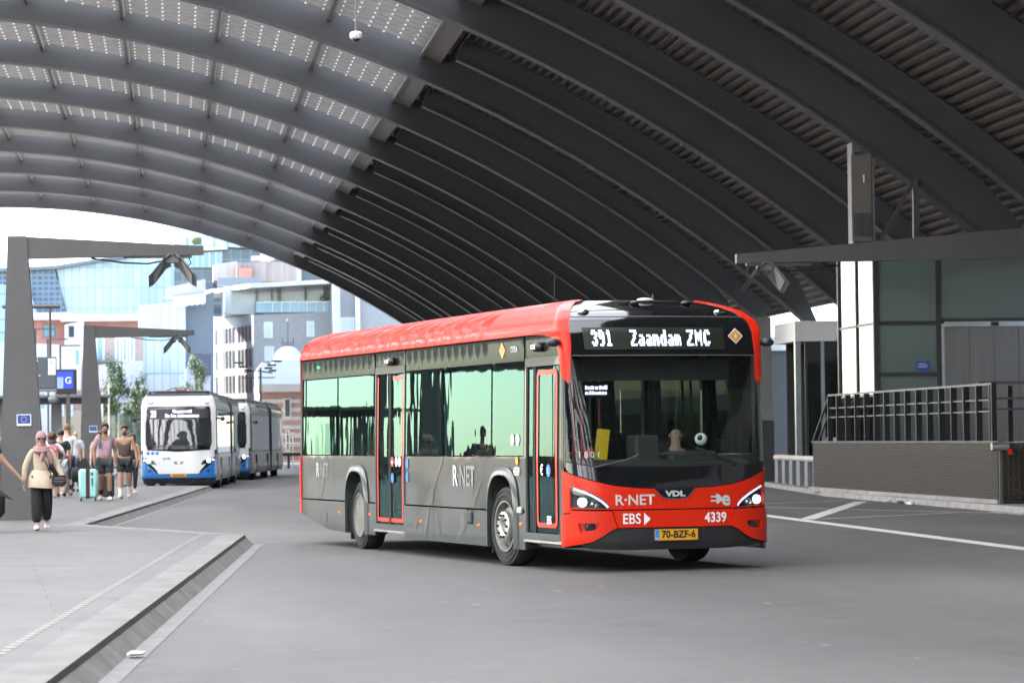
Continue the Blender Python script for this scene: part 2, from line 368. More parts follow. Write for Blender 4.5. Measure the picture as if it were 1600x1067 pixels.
# ------------------------------------------------------------ arched station roof (axis along +Y)
CX, CZ, RB, S0 = -11.5, -32.1, 49.8, 13.5
def ribY(n): return (n+7.45)*S0
def arc(a, r): return (CX+r*math.sin(a), CZ+r*math.cos(a))
A_L, A_R, A_B = R(-31), R(41.6), math.asin((8.95+11.5)/50.5)       # left end, right foot, longitudinal beam
roof = thing('station_roof', 'huge arched steel station roof with grey ribs, glazed on one half and dark corrugated deck on the other', 'roof', (0, 100, 0))
OY = -100
NB = -15                                                     # the roof runs on behind the camera
def P3(a, r, y): x, z = arc(a, r); return (x, y+OY, z)
def rib_mesh(y, rb, rt, a0, a1, th, fl, taper=True, na=44):
    mb = MB(); rings = []; fr = []
    for i in range(na+1):
        a = a0+(a1-a0)*i/na; t = rt; b_ = rb
        if taper:
            k = max(0, (a-(a1-R(2.0)))/R(2.0)); t = rt-(rt-rb-.18)*k**.8
        rings.append([P3(a, b_, y), P3(a, t, y), P3(a, t, y+th), P3(a, b_, y+th)])
        fr.append([P3(a, b_-.05, y-.09), P3(a, b_+.012, y-.09), P3(a, b_+.012, y+th+.09), P3(a, b_-.05, y+th+.09)])
    mb.loft(rings, True, True, 0); mb.loft(fr, True, True, 1)
    return mb
M['rib'] = pm('rib_paint', (.083, .086, .091), .55, var=.10, scale=.35, spec=.2)
M['rib_edge'] = pm('rib_flange_paint', (.085, .08, .077), .45, var=.12, scale=.8)
for n in range(NB, 9):
    mb = rib_mesh(ribY(n), RB, 50.9, A_L, A_R, .45, .2)
    # vertical stiffener pairs and splice joints on the near face
    mb.build('rib', [M['rib'], M['rib_edge']], roof, smooth=True)
    if n > NB:
        rib_mesh(ribY(n)-4.1, 50.25, 50.9, A_B+R(.35), A_R-R(.5), .3, .15, False, 20).build('secondary_rib', [M['rib'], M['rib_edge']], roof, smooth=True)
Y0, Y1 = ribY(NB), ribY(8)
# corrugated deck, right of the longitudinal beam
mb = MB(); L = 51.0*(A_R-A_B); nb = int(L/.28); prof = []
for i in range(nb):
    a = A_B+(A_R-A_B)*i/nb; da = (A_R-A_B)/nb
    prof += [(a, 50.93), (a+da*.34, 50.93), (a+da*.5, 51.04), (a+da*.84, 51.04)]
prof.append((A_R, 50.93))
for i in range(len(prof)-1):
    (a, r), (b_, q) = prof[i], prof[i+1]
    mb.quad(P3(a, r, Y0), P3(b_, q, Y0), P3(b_, q, Y1+.4), P3(a, r, Y1+.4))
for i in range(12):
    a, b_ = A_B+(A_R-A_B)*i/12, A_B+(A_R-A_B)*(i+1)/12
    mb.quad(P3(a, 51.2, Y0), P3(b_, 51.2, Y0), P3(b_, 51.2, Y1+.4), P3(a, 51.2, Y1+.4))
mb.build('roof_deck', M['deck'], roof, fix=False)
# longitudinal box beam between glass and deck
mb = MB(); aw = .72/50.5
for n in range(NB, 8):
    y0, y1 = ribY(n)+.451, ribY(n+1)-.001
    mb.loft([[P3(A_B-aw, 50.5, y), P3(A_B, 50.5, y), P3(A_B, 51.1, y), P3(A_B-aw, 51.1, y)] for y in (y0, y1)])
    mb.loft([[P3(A_B-aw, 50.44, y), P3(A_B-aw+.09/50, 50.44, y), P3(A_B-aw+.09/50, 50.51, y), P3(A_B-aw, 50.51, y)] for y in (y0, y1)])
mb.build('longitudinal_beam', M['beam_cream'], roof)
# purlins under the glass
PX = [5.3, 1.77, -1.77, -5.33, -8.9, -12.45, -16.0, -19.6, -23.1, -26.6, -30.1]
for x in PX:
    a = math.asin((x+11.5)/50.66); hw = .07/50.6; mb = MB()
    for n in range(NB, 8):
        y0, y1 = ribY(n)+.451, ribY(n+1)-.001
        mb.loft([[P3(a-hw, 50.45, y), P3(a+hw, 50.45, y), P3(a+hw, 50.94, y), P3(a-hw, 50.94, y)] for y in (y0, y1)])
    mb.build('purlin', M['beam_cream'], roof)
# glazing sheet and the louvre blades with rows of round white glass clamps below it
def milky():
    m = bpy.data.materials.new('milky_roof_glass'); m.use_nodes = True; t = m.node_tree; t.nodes.remove(t.nodes['Principled BSDF'])
    a = nn(t, 'ShaderNodeBsdfTranslucent'); a.inputs[0].default_value = (.97, .94, .90, 1)
    d = nn(t, 'ShaderNodeBsdfDiffuse'); d.inputs[0].default_value = (.25, .25, .25, 1)
    mx = nn(t, 'ShaderNodeMixShader'); mx.inputs[0].default_value = .75
    t.links.new(d.outputs[0], mx.inputs[1]); t.links.new(a.outputs[0], mx.inputs[2]); t.links.new(mx.outputs[0], t.nodes['Material Output'].inputs[0])
    return m
mb = MB(); NA = 40
for i in range(NA):
    a, b_ = A_L+(A_B-aw-A_L)*i/NA, A_L+(A_B-aw-A_L)*(i+1)/NA
    mb.quad(P3(a, 51.02, Y0), P3(b_, 51.02, Y0), P3(b_, 51.02, Y1+.4), P3(a, 51.02, Y1+.4))
mb.build('roof_glazing', milky(), roof, smooth='all', fix=False)
M['louvre'] = pm('louvre_blade', (.125, .115, .107), .5, var=.12)
M['clamp'] = pm('white_glass_clamp', (.55, .55, .54), .25, var=0, emit=.02)  # faint glow added to brighten them, the clamps are no lamps
for n in range(-2, 8):
    y0, y1 = ribY(n)+.45, ribY(n+1); mb = MB(); nbl = 13
    for k in range(1, nbl):
        y = y0+(y1-y0)*k/nbl
        rg = []
        for i in range(25):
            a = R(-20)+(A_B-aw-R(-20))*i/24
            rg.append([P3(a, 50.62, y), P3(a, 50.62, y+.05), P3(a, 50.95, y+.05), P3(a, 50.95, y)])
        mb.loft(rg)
    mb.build('louvre', M['louvre'], roof)
    cb = MB()
    for k in range(6, nbl) if n < 4 else ():
        y = y0+(y1-y0)*k/nbl
        xs = [8.2]+PX[:6]
        for b0, b1 in zip(xs[1:], xs[:-1]):
            for j in range(6):
                x = b0+(b1-b0)*(j+.5)/6; a = math.asin((x+11.5)/50.6)
                p = P3(a, 50.60, y-.05); cb.ball(p, .04, 6, 4)
    if cb.f: c = cb.build('glass_clamp', M['clamp'], roof, smooth='all', fix=False); c['kind'] = 'stuff'
# left legs of the roof and an edge beam, out of view, added for reflections
for n in range(-9, 12):
    x, z = arc(A_L, RB); y = ribY(min(n, 8)) if n <= 8 else ribY(8)
    if n > 8: continue
    MB().loft([[(x-2.1, y-.2+OY, 0), (x-1.4, y-.2+OY, 0), (x-1.4, y+.5+OY, 0), (x-2.1, y+.5+OY, 0)], [(x-.3, y+OY, z+.3), (x+.4, y+OY, z+.1), (x+.4, y+.4+OY, z+.1), (x-.3, y+.4+OY, z+.3)]]).build('leg', M['post_grey'], roof)
x, z = arc(A_L, RB)
MB().box(x-1.9, x-1.2, ribY(NB)+OY, ribY(8)+OY, 5.3, 5.4).build('reflection_beam', M['post_grey'], roof)  # unseen beam, darkens the top of the bus window reflections
MB().box(x-1.6, x-1.5, ribY(NB)+OY, ribY(8)+OY, 5.401, z+1.2).build('light_block_screen', M['rib'], roof)  # unseen screen added to cut daylight from the open left side
# rib feet: flared pedestals at the right springing line
for n in (-1, 0, 1, 2):
    x, z = arc(A_R, RB); y = ribY(n)+.22
    mb = MB(); rings = []
    for zz, hx, hy in ((.12, .32, .30), (2.6, .24, .24), (4.0, .20, .2), (4.6, .26, .22), (5.1, .22, .2), (z-.02, .1, .12)):
        rings.append([(x-hx, y-hy+OY, zz), (x+hx, y-hy+OY, zz), (x+hx, y+hy+OY, zz), (x-hx, y+hy+OY, zz)])
    mb.loft(rings); mb.build('pedestal', M['silver'], roof, smooth=True)
# dome camera hanging from a thin rod
cc = thing('dome_camera', 'white dome security camera hanging from the roof on a thin rod', 'camera', (3.66, 60, 9.6))
MB().lathe([(.02, .06), (.09, .05), (.125, .02), (.13, -.06), (.11, -.09)], n=16).build('housing', M['white_paint'], cc, smooth=True)
MB().ball((0, 0, -.09), (.085, .085, .075)).build('dome', M['black_gloss'], cc, smooth=True)
zt = arc(math.asin((3.66+11.5)/50.7), 50.9)[1]
MB().tube([(0, 0, .04), (0, 0, zt-9.6)], .018).build('rod', M['steel_grey'], cc)
# column on the lift housing with brace, under the third rib
yc = 73.6; ctop = 8.55
cl = MB(); cl.box(16.72, 16.78, yc-.25+OY, yc+.25+OY, 6.02, ctop+.2); cl.box(17.22, 17.28, yc-.25+OY, yc+.25+OY, 6.02, ctop-.2); cl.box(16.782, 17.218, yc-.03+OY, yc+.03+OY, 6.02, ctop)
cl.box(16.66, 17.34, yc-.33+OY, yc+.33+OY, 5.95, 6.018)
ca_ = cl.build('column', M['steel_grey'], roof)
# front cover plate, splice plate with bolts
pl = MB(); pl.box(16.70, 17.20, yc-.262+OY, yc-.252+OY, 6.3, ctop-.1); pl.build('cover_plate', M['beam_cream'], ca_)
sp = MB(); sp.box(16.74, 16.95, yc-.28+OY, yc-.264+OY, 6.42, 7.0); sp.box(16.97, 17.18, yc-.28+OY, yc-.264+OY, 6.42, 7.0)
for i in range(6):
    for x in (16.78, 16.91, 17.01, 17.14): sp.box(x-.015, x+.015, yc-.29+OY, yc-.2801+OY, 6.48+i*.09, 6.51+i*.09)
sp.build('splice_plate', M['post_grey'], ca_)
MB().box(16.99, 17.03, yc-.28+OY, yc-.264+OY, 7.75, 7.95).build('warning_light', M['letter_white'], ca_)
br = MB(); br.bar((17.35, yc-.1+OY, 6.2), (18.35, yc-.1+OY, 7.85), .10); br.build('brace', M['post_grey'], roof)
br = MB(); br.bar((18.35, yc-.1+OY, 6.0), (18.35, yc-.1+OY, 7.82), .14); br.build('brace', M['post_grey'], roof)
br = MB(); br.bar((17.3, yc-.2+OY, 8.72), (17.3, 60+OY, 8.72), .3, .3); br.build('tie_beam', M['steel_grey'], roof) if False else None
# ------------------------------------------------------------ bus body surface
def lerp_tab(tab, z):
    if z <= tab[0][0]: return tab[0][1]
    for (a, va), (b, vb) in zip(tab, tab[1:]):
        if z <= b: return va+(vb-va)*(z-a)/(b-a)
    return tab[-1][1]
class Shell:
    def __init__(s, hw, inset, lean, A=1.8, p=15, q=2.2):
        s.hw, s.inset, s.lean, s.A = hw, inset, lean, A
        s.ref = []; N = 400
        for i in range(N+1):
            t = i/N; xi = math.sin(t*math.pi/2)**.22 if t > 0 else 0
            y = -hw*max(0, 1-xi**p)**(1/q)
            s.ref.append((-A+xi*A, y))
        s.ref[-1] = (0, 0)
        s.u = [-A]
        for (x0, y0), (x1, y1) in zip(s.ref, s.ref[1:]): s.u.append(s.u[-1]+math.hypot(x1-x0, y1-y0))
        s.U = s.u[-1]
    def base(s, u):
        if u > s.U: x, y = s.base(2*s.U-u); return x, -y
        if u <= -s.A: return u, -s.hw
        lo, hi = 0, len(s.u)-1
        while hi-lo > 1:
            m = (lo+hi)//2
            if s.u[m] <= u: lo = m
            else: hi = m
        t = (u-s.u[lo])/max(1e-9, s.u[hi]-s.u[lo]); a, b = s.ref[lo], s.ref[hi]
        return a[0]+(b[0]-a[0])*t, a[1]+(b[1]-a[1])*t
    def X(s, x):                                             # u of a point on the right flank
        if x <= -s.A: return x
        for i, (a, b) in enumerate(zip(s.ref, s.ref[1:])):
            if a[0] <= x <= b[0] and a[1] < -s.hw*.6: return s.u[i]+(s.u[i+1]-s.u[i])*(x-a[0])/max(1e-9, b[0]-a[0])
        return s.U
    def Y(s, y):                                             # u of a point on the front
        if y > 0: return 2*s.U-s.Y(-y)
        for i, (a, b) in enumerate(zip(s.ref, s.ref[1:])):
            if a[1] <= y <= b[1] and b[0] > -.9: return s.u[i]+(s.u[i+1]-s.u[i])*(y-a[1])/max(1e-9, b[1]-a[1])
        return s.U
    def mir(s, u): return 2*s.U-u
    def pos(s, u, z):
        x, y = s.base(u); l = lerp_tab(s.lean, z); ins = lerp_tab(s.inset, z)
        st = max(.4, 1.8*abs(l)); k = min(1, max(0, (x+st)/st)); k = k*k*(3-2*k)
        return Vector((x+l*k, y*(1-ins/s.hw), z))
    def pt(s, u, z, off=0):
        p = s.pos(u, z)
        if off:
            e = .03; du = s.pos(u+e, z)-s.pos(u-e, z); dz = s.pos(u, z+e)-s.pos(u, z-e)
            n = du.cross(dz)
            p = p+n.normalized()*off
        return p
def inside(p, poly):
    x, y = p; r = False; n = len(poly)
    for i in range(n):
        x0, y0 = poly[i-1]; x1, y1 = poly[i]
        if (y0 > y) != (y1 > y) and x < (x1-x0)*(y-y0)/(y1-y0)+x0: r = not r
    return r
def dens(poly, step):
    r = []
    for i in range(len(poly)):
        a, b = poly[i], poly[(i+1) % len(poly)]; k = max(1, int(math.ceil(math.hypot((b[0]-a[0]), b[1]-a[1])/step)))
        r += [(a[0]+(b[0]-a[0])*t/k, a[1]+(b[1]-a[1])*t/k) for t in range(k)]
    return r
def panel(mb, sh, outer, holes=(), off=0.0, thick=.03, step=.07, side_step=.5, mi=0, mirror=False):
    loops = [dens(l, step if max(p[0] for p in l)-min(p[0] for p in l) < 3 else .15) for l in [outer]+list(holes)]
    vs = []; es = []
    for l in loops:
        o = len(vs); vs += l; es += [(o+i, o+(i+1) % len(l)) for i in range(len(l))]
    us = [p[0] for p in loops[0]]; zs = [p[1] for p in loops[0]]; u = min(us)
    gu = []
    while u < max(us): gu.append(u); u += side_step if u < -3.2 or u > 2*sh.U+3.2 else (.15 if u < -1.7 or u > 2*sh.U+1.7 else .05)
    z = min(zs); gz = []
    while z < max(zs): gz.append(z); z += .12 if z < 2.6 else .03
    def near(p):
        for l in loops:
            for q in l:
                if abs(q[0]-p[0]) < .025 and abs(q[1]-p[1]) < .025: return True
        return False
    for a in gu:
        for b in gz:
            p = (a+1e-4, b+1e-4)
            if inside(p, loops[0]) and not any(inside(p, h) for h in loops[1:]) and not near(p): vs.append(p)
    ov, oe, of, *_ = delaunay_2d_cdt([Vector(v) for v in vs], es, [], 0, 1e-5)
    tri = []
    for f in of:
        c = (sum(ov[i][0] for i in f)/len(f), sum(ov[i][1] for i in f)/len(f))
        if inside(c, loops[0]) and not any(inside(c, h) for h in loops[1:]): tri.append(tuple(f))
    fm = (lambda p: (p.x, -p.y, p.z)) if mirror else (lambda p: (p.x, p.y, p.z))
    P = [fm(sh.pt(v[0], v[1], off)) for v in ov]
    NR = [Vector(fm((sh.pt(v[0], v[1], 1.0)-sh.pt(v[0], v[1], 0)))).normalized() for v in ov]
    o0 = len(mb.v); ft = []
    for t in tri:
        g = (Vector(P[t[1]])-Vector(P[t[0]])).cross(Vector(P[t[2]])-Vector(P[t[0]]))
        ft.append(t if g.dot(NR[t[0]]) > 0 else tuple(reversed(t)))
    mb.add(P, ft, mi)
    for i, nv in enumerate(NR): mb.n[o0+i] = tuple(nv)
    if thick > 0:
        for l in loops:
            for i in range(len(l)):
                a, b = l[i], l[(i+1) % len(l)]
                mb.quad(fm(sh.pt(*a, off)), fm(sh.pt(*b, off)), fm(sh.pt(*b, off-thick)), fm(sh.pt(*a, off-thick)), mi)
    return mb
def rect(u0, u1, z0, z1, r=0.0):
    if r <= 0: return [(u0, z0), (u1, z0), (u1, z1), (u0, z1)]
    o = []
    for cx, cz, s in ((u1-r, z0+r, -90), (u1-r, z1-r, 0), (u0+r, z1-r, 90), (u0+r, z0+r, 180)):
        o += [(cx+r*math.cos(R(s+k*30)), cz+r*math.sin(R(s+k*30))) for k in range(4)]
    return o
def strip(mb, sh, pts, w, off=.004, mi=0):                    # thin line on the surface
    for a, b in zip(pts, pts[1:]):
        d = Vector((b[0]-a[0], b[1]-a[1])); n = Vector((-d.y, d.x)).normalized()*w/2; k = max(1, int(d.length/.1))
        for i in range(k):
            p = Vector(a)+d*i/k; q = Vector(a)+d*(i+1)/k
            mb.quad(*[sh.pt(*v, off) for v in ((p.x-n.x, p.y-n.y), (q.x-n.x, q.y-n.y), (q.x+n.x, q.y+n.y), (p.x+n.x, p.y+n.y))], mi)
def wrap_text(o, sh, side):                                   # bend a text mesh laid in (u,z) onto the surface
    for v in o.data.vertices: v.co = sh.pt(v.co.x, v.co.y, .006+v.co.z)
def sh_text(sh, txt, u, z, size, mat, parent, name='lettering', xs=1, bold=0, align='CENTER', sp=1.0, off=.006):
    o = text_mesh(txt, size, mat, name, parent, None, xs, bold, 0, align, sp)
    for v in o.data.vertices: v.co = sh.pt(v.co.x+u, v.co.y+z, off)
    return o
def arch(xc, r, z0, zt, n=14):                               # wheel arch outline, from rear foot to front foot
    pts = [(xc-r, z0)]
    for i in range(n+1):
        a = math.pi-math.pi*i/n; ca, sa = math.cos(a), math.sin(a)
        pts.append((xc+r*math.copysign(abs(ca)**.75, ca), .62+(zt-.62)*abs(sa)**.75))
    pts.append((xc+r, z0)); return pts
def wheel(parent, x, y, side, steer=0.0, hub=True):
    w_ = thing('wheel', None, None, (x, y, .48), steer); w_.parent = parent
    s = side                                                   # -1 right, +1 left: outward direction
    prof = [(.30, -.13), (.40, -.14), (.465, -.125), (.48, -.09), (.482, 0), (.48, .09), (.465, .125), (.40, .14), (.30, .13)]
    t = MB().lathe(prof, axis='Y', n=44, cap=False)
    for r0 in (.36, .42): t.lathe([(r0, s*.139), (r0+.006, s*.146), (r0+.012, s*.139)], axis='Y', n=44, cap=False)
    t.build('tyre', M['black_rubber'], w_, smooth=True)
    if hub:                                                   # steel rim with a dish and protruding hub ring
        m = MB().lathe([(.30, s*.135), (.31, s*.15), (.29, s*.15), (.275, s*.10), (.262, s*.06), (.235, s*.085), (.205, s*.10), (.18, s*.10)], axis='Y', n=40, cap=False)
        m.build('rim', M['rim'], w_, smooth=True)
        h = MB().lathe([(.075, s*.06), (.075, s*.16), (.095, s*.175), (.165, s*.175), (.178, s*.165), (.18, s*.09)], axis='Y', n=36, cap=False)
        h.lathe([(.07, s*.02), (.07, s*.10), (.02, s*.11)], axis='Y', n=16)
        h.build('hub', M['silver'], w_, smooth=True)
        b = MB()
        for k in range(10):
            a = 2*math.pi*k/10; b.lathe([(.016, s*.174), (.016, s*.196), (.009, s*.2)], (.135*math.cos(a), 0, .135*math.sin(a)), 'Y', 8)
        for k in range(8):
            a = 2*math.pi*(k+.5)/8; c_ = (.235*math.cos(a), 0, .235*math.sin(a)); b.lathe([(.024, s*.07), (.024, s*.088), (.001, s*.0885)], c_, 'Y', 10)
        b.build('wheel_nuts', M['black_rubber'], w_, smooth=True)
    else:
        m = MB().lathe([(.30, s*.135), (.31, s*.15), (.29, s*.15), (.27, s*.06), (.25, s*-.03), (.20, s*-.06), (.13, s*-.06), (.12, s*.0), (.02, s*.01)], axis='Y', n=40)
        m.build('rim', M['rim'], w_, smooth=True)
    return w_
# ------------------------------------------------------------ the red and grey city bus
SH = Shell(1.275, [(.2, .0), (1.3, .0), (2.58, .025), (2.74, .02), (2.75, 0), (2.88, .035), (3.0, .13), (3.06, .22), (3.11, .34), (3.135, .44), (3.15, .55)],
           [(.2, -.05), (.33, 0), (.95, 0), (1.2, -.03), (1.8, -.10), (2.5, -.20), (2.75, -.26), (2.9, -.35), (3.0, -.5), (3.06, -.66), (3.11, -.84), (3.15, -1.0)])
bus = thing('city_bus', 'red and dark grey single-deck city bus turning towards the camera, its headlights on', 'bus', (5.71, 34.39, 0), R(-77.93))
ux, fy = SH.X, SH.Y
XR, XF, WF, WR = -12.2, -.31, -2.42, -9.02                     # rear end, front edge of the flank, wheel centres
FA, RA = arch(WF, .50, .1, 1.10), arch(WR, .50, .1, 1.10)
D1, D2 = (-8.07, -6.63), (-1.58, -.33)                         # rear and front door openings
def flank(z0, z1, x0, x1): return [(ux(x0), z0), (ux(x1), z0), (ux(x1), z1), (ux(x0), z1)]
for mir in (False, True):
    holes_z = .24
    b = MB()
    doors = [D1, D2] if not mir else []
    segs = []; xs = XR
    for d in doors: segs.append((xs, d[0])); xs = d[1]
    if mir: segs.append((xs, XF))
    for x0, x1 in segs:                                       # skirt, then middle panel, with the wheel arch cut as part of the outline
        for z0, z1, of in ((.22, .655, 0.012), (.675, 1.315, 0.0)):
            out = [(ux(x0), z0)]
            if x0 < -12 and z0 < .3: out = [(ux(x0), .46), (ux(-10.6), .24)]
            for A_, c in ((RA, WR), (FA, WF)):
                if x0 < c < x1:
                    a = [(x, z) for x, z in A_ if z0 < z < z1+.5]
                    pts = [(x, max(z0, z)) for x, z in A_]
                    if z0 > .6:
                        lo = [p for p in pts]
                        pts = [(c-.50, z0)]+[p for p in A_ if p[1] > z0]+[(c+.50, z0)]
                    else:
                        pts = [(c-.50, z0), (c-.50, z1), (c+.50, z1), (c+.50, z0)]
                    out += [(ux(x), z) for x, z in pts]
            out += [(ux(x1), z0), (ux(x1), z1), (ux(x0), z1)]
            if z0 < .3 and x0 < WR < x1:                       # two separate pieces where the arch cuts the skirt through
                panel(b, SH, [(ux(x0), .46), (ux(-10.6), .24), (ux(WR-.50), z0), (ux(WR-.50), z1), (ux(x0), z1)], off=of, mirror=mir)
                panel(b, SH, flank(z0, z1, WR+.5, x1 if not mir else WF-.5), off=of, mirror=mir)
                if mir: panel(b, SH, flank(z0, z1, WF+.5, x1), off=of, mirror=mir)
            elif z0 < .3 and x0 < WF < x1:
                panel(b, SH, flank(z0, z1, x0, WF-.5), off=of, mirror=mir); panel(b, SH, flank(z0, z1, WF+.5, x1), off=of, mirror=mir)
            else: panel(b, SH, out, off=of, mirror=mir)
    b.build('body_panel', M['bus_grey'], bus, smooth=True)
# arch flares
for c, A_ in ((WF, FA), (WR, RA)):
    b = MB(); outA = arch(c, .60, .22, 1.20)
    inn_ = [(x, max(z, .22)) for x, z in A_]
    rg = []
    for (x0, z0), (x1, z1) in zip(outA, inn_):
        p0 = SH.pt(ux(x0), z0, .015); p1 = SH.pt(ux(x0), z0, .03); p2 = SH.pt(ux(x1), z1, .05); p3 = SH.pt(ux(x1), z1, -.3)
        rg.append([p0, p1.lerp(p2, .35), p2, p3])
    b.loft(rg, False, False); b.build('wheel_arch', M['bus_grey'], bus, smooth=True)
    b = MB(); b.box(c-.52, c+.52, -1.0, -.55, .25, 1.2); b.build('wheel_housing', M['black_rubber'], bus)
# graphics on the flank: pale bands and ovals
for (x0, z0, x1, z1, w_) in ((-11.1, .69, -10.75, 1.30, .12), (-5.6, .69, -4.95, 1.30, .11), (-5.75, .25, -5.55, .62, .10), (-4.35, .26, -3.75, .62, .16), (-3.7, .69, -3.35, 1.02, .10), (-5.0, .25, -5.2, .6, .07)):
    u0, u1 = ux(x0), ux(x1); g = MB()
    panel(g, SH, [(u0, z0), (u0+w_, z0), (u1+w_, z1), (u1, z1)], off=.004 if z0 > .6 else .016, thick=0); g.build('livery_band', M['bus_grey_light'], bus)
for x, z, a, b_ in ((-5.42, .80, .12, .105), (-4.0, .5, .11, .10), (-10.75, .42, .10, .08), (-6.1, .42, .08, .05)):
    g = MB(); panel(g, SH, [(ux(x)+a*math.cos(k*math.pi/8), z+b_*math.sin(k*math.pi/8)) for k in range(16)], off=.006 if z > .66 else .018, thick=0); g.build('livery_oval', M['bus_grey_light'], bus)
M['letter_mid'] = pm('mid_grey_vinyl', (.22, .225, .225), .5, var=0)
sh_text(SH, 'R', ux(-4.36), 1.06, .36, M['letter_grey'], bus, xs=.95, bold=.010, off=.008); sh_text(SH, '·NET', ux(-3.90), 1.06, .36, M['letter_mid'], bus, xs=.95, bold=.006, off=.008)
sh_text(SH, 'R', ux(-11.19), 1.10, .28, M['letter_grey'], bus, xs=.9, bold=.008, off=.008); sh_text(SH, '·NET', ux(-10.85), 1.10, .28, M['letter_mid'], bus, xs=.9, bold=.005, off=.008)
sh_text(SH, '4339', ux(-1.88), 1.14, .14, M['letter_white'], bus, xs=.8, bold=.004, off=.012)
# windows of the right flank
wins = [(XR+.08, -10.13), (-10.05, -8.13), (-6.58, -4.92), (-4.86, -2.90), (-2.84, -1.64)]
for x0, x1 in wins:
    b = MB(); panel(b, SH, flank(1.33, 2.44, x0, x1), off=.0, thick=.02, side_step=.3); p = b.build('window', M['side_glass'], bus, smooth=True)
for x0, x1 in ((XR+.08, -8.13), (-6.58, -1.64)):
    b = MB(); panel(b, SH, flank(2.455, 2.735, x0, x1), off=.004, thick=.03, side_step=.3); b.build('cantrail_panel', M['dark_glass'], bus, smooth=True)
for x0, x1 in [(XR+.08, -10.1), (-10.05, -8.1), (-8.05, -6.1), (-6.05, -4.1), (-4.05, -2.1), (-2.05, -.5)]:
    b = MB(); panel(b, SH, flank(1.33, 2.6, x0, x1), off=.0, thick=.02, mirror=True); b.build('window', M['far_glass'], bus, smooth=True)
b = MB(); panel(b, SH, flank(2.62, 2.735, XR+.08, -.5), mirror=True); b.build('cantrail_panel', M['dark_glass'], bus)
# window posts and seals behind the glass, roof lining edge
b = MB()
for x in (XR+.03, -10.09, -8.1, -6.6, -4.89, -2.87, -1.61): b.box(x-.05, x+.05, -1.235, -1.18, 1.3, 2.7)
for x in (-10.09, -8.09, -6.09, -4.09, -2.09, -.45): b.box(x-.05, x+.05, 1.18, 1.235, 1.3, 2.7)
b.build('window_post', M['black_plastic'], bus)
b = MB(); panel(b, SH, flank(1.33, 2.735, XR+.005, XR+.075), off=.008, thick=.03); b.build('corner_post', M['black_plastic'], bus)
# red roof cove along both flanks with the blade that sweeps down the front corner
tip = 2.16
blade = [(XR, 2.752), (ux(-1.75), 2.752), (ux(-1.15), 2.75), (ux(-.85), 2.735), (ux(-.62), 2.70), (ux(-.48), 2.63), (ux(-.41), 2.52), (ux(-.37), 2.35), (ux(-.34), 2.24),
         (fy(-1.195), tip), (fy(-1.175), tip+.03), (fy(-1.165), 2.45), (fy(-1.15), 2.72), (fy(-1.14), 2.95), (fy(-1.14), 3.04), (fy(-1.14), 3.11), (fy(-1.12), 3.14), (XR, 3.14)]
for mir in (False, True):
    b = MB(); panel(b, SH, blade, off=.018, thick=.05, step=.05, side_step=.4, mirror=mir)
    b.build('roof_fairing', M['red'], bus, smooth=True)
b = MB(); strip(b, SH, [(XR, 2.79), (ux(-1.75), 2.79), (ux(-1.15), 2.79), (ux(-.8), 2.765)], .012, .021); strip(b, SH, [(ux(-1.62), 2.76), (ux(-1.62), 3.12)], .008, .021)
b.build('fairing_seam', pm('red_seam', (.2, .008, .006), .5, var=0), bus)
# flat roof, rear and underbody
b = MB()
ring = [SH.pos(u, 3.138) for u in [XR+.1, -6, -3, -1.8, -1.2, -.6]+[fy(-1.1+.22*k) for k in range(11)]]
ring += [Vector((p.x, -p.y, p.z)) for p in [SH.pos(u, 3.138) for u in (-.6, -1.2, -1.8, -3, -6, XR+.1)]]
b.loft([ring, [Vector((-6+(p.x+6)*.96, p.y*.85, 3.155)) for p in ring]], True, True); b.build('roof', M['black_plastic'], bus, smooth=True)
b = MB()
rr = [(-1.275, .46), (-1.275, 2.75), (-1.2, 2.98), (-1.0, 3.09), (-.6, 3.13), (.6, 3.13), (1.0, 3.09), (1.2, 2.98), (1.275, 2.75), (1.275, .46)]
b.loft([[(XR, y, z) for y, z in rr], [(XR-.1, y*.96, z) for y, z in rr]], True, True); b.build('rear_panel', M['red'], bus, smooth=True)
b = MB(); panel(b, SH, [(XR-.02, .46), (XR+.10, .45), (XR+.05, .68), (XR+.03, 1.3), (XR-.02, 1.3)], off=.02); b.build('rear_corner', M['red'], bus)
b = MB(); b.prism([(XR+.05, .47), (-10.6, .27), (-9.7, .27), (-9.7, .34), (-8.4, .34), (-8.3, .27), (-3.1, .27), (-2.95, .34), (-1.8, .34), (-1.7, .27), (-.5, .27), (-.4, .40), (XR+.05, .60)], -1.17, 1.17); b.build('underbody', M['black_plastic'], bus)
b = MB(); b.box(-9.6, -8.4, -.85, .85, .38, .58); b.box(-9.04, -8.98, -1.0, 1.0, .3, .66); b.box(-2.48, -2.36, -1.0, 1.0, .36, .60); b.build('axle', M['black_rubber'], bus)
b = MB(); b.box(-9.68, -9.64, -1.2, -.75, .12, .45); b.box(-3.12, -3.08, -1.2, -.75, .14, .40); b.build('mudflap', M['black_rubber'], bus)
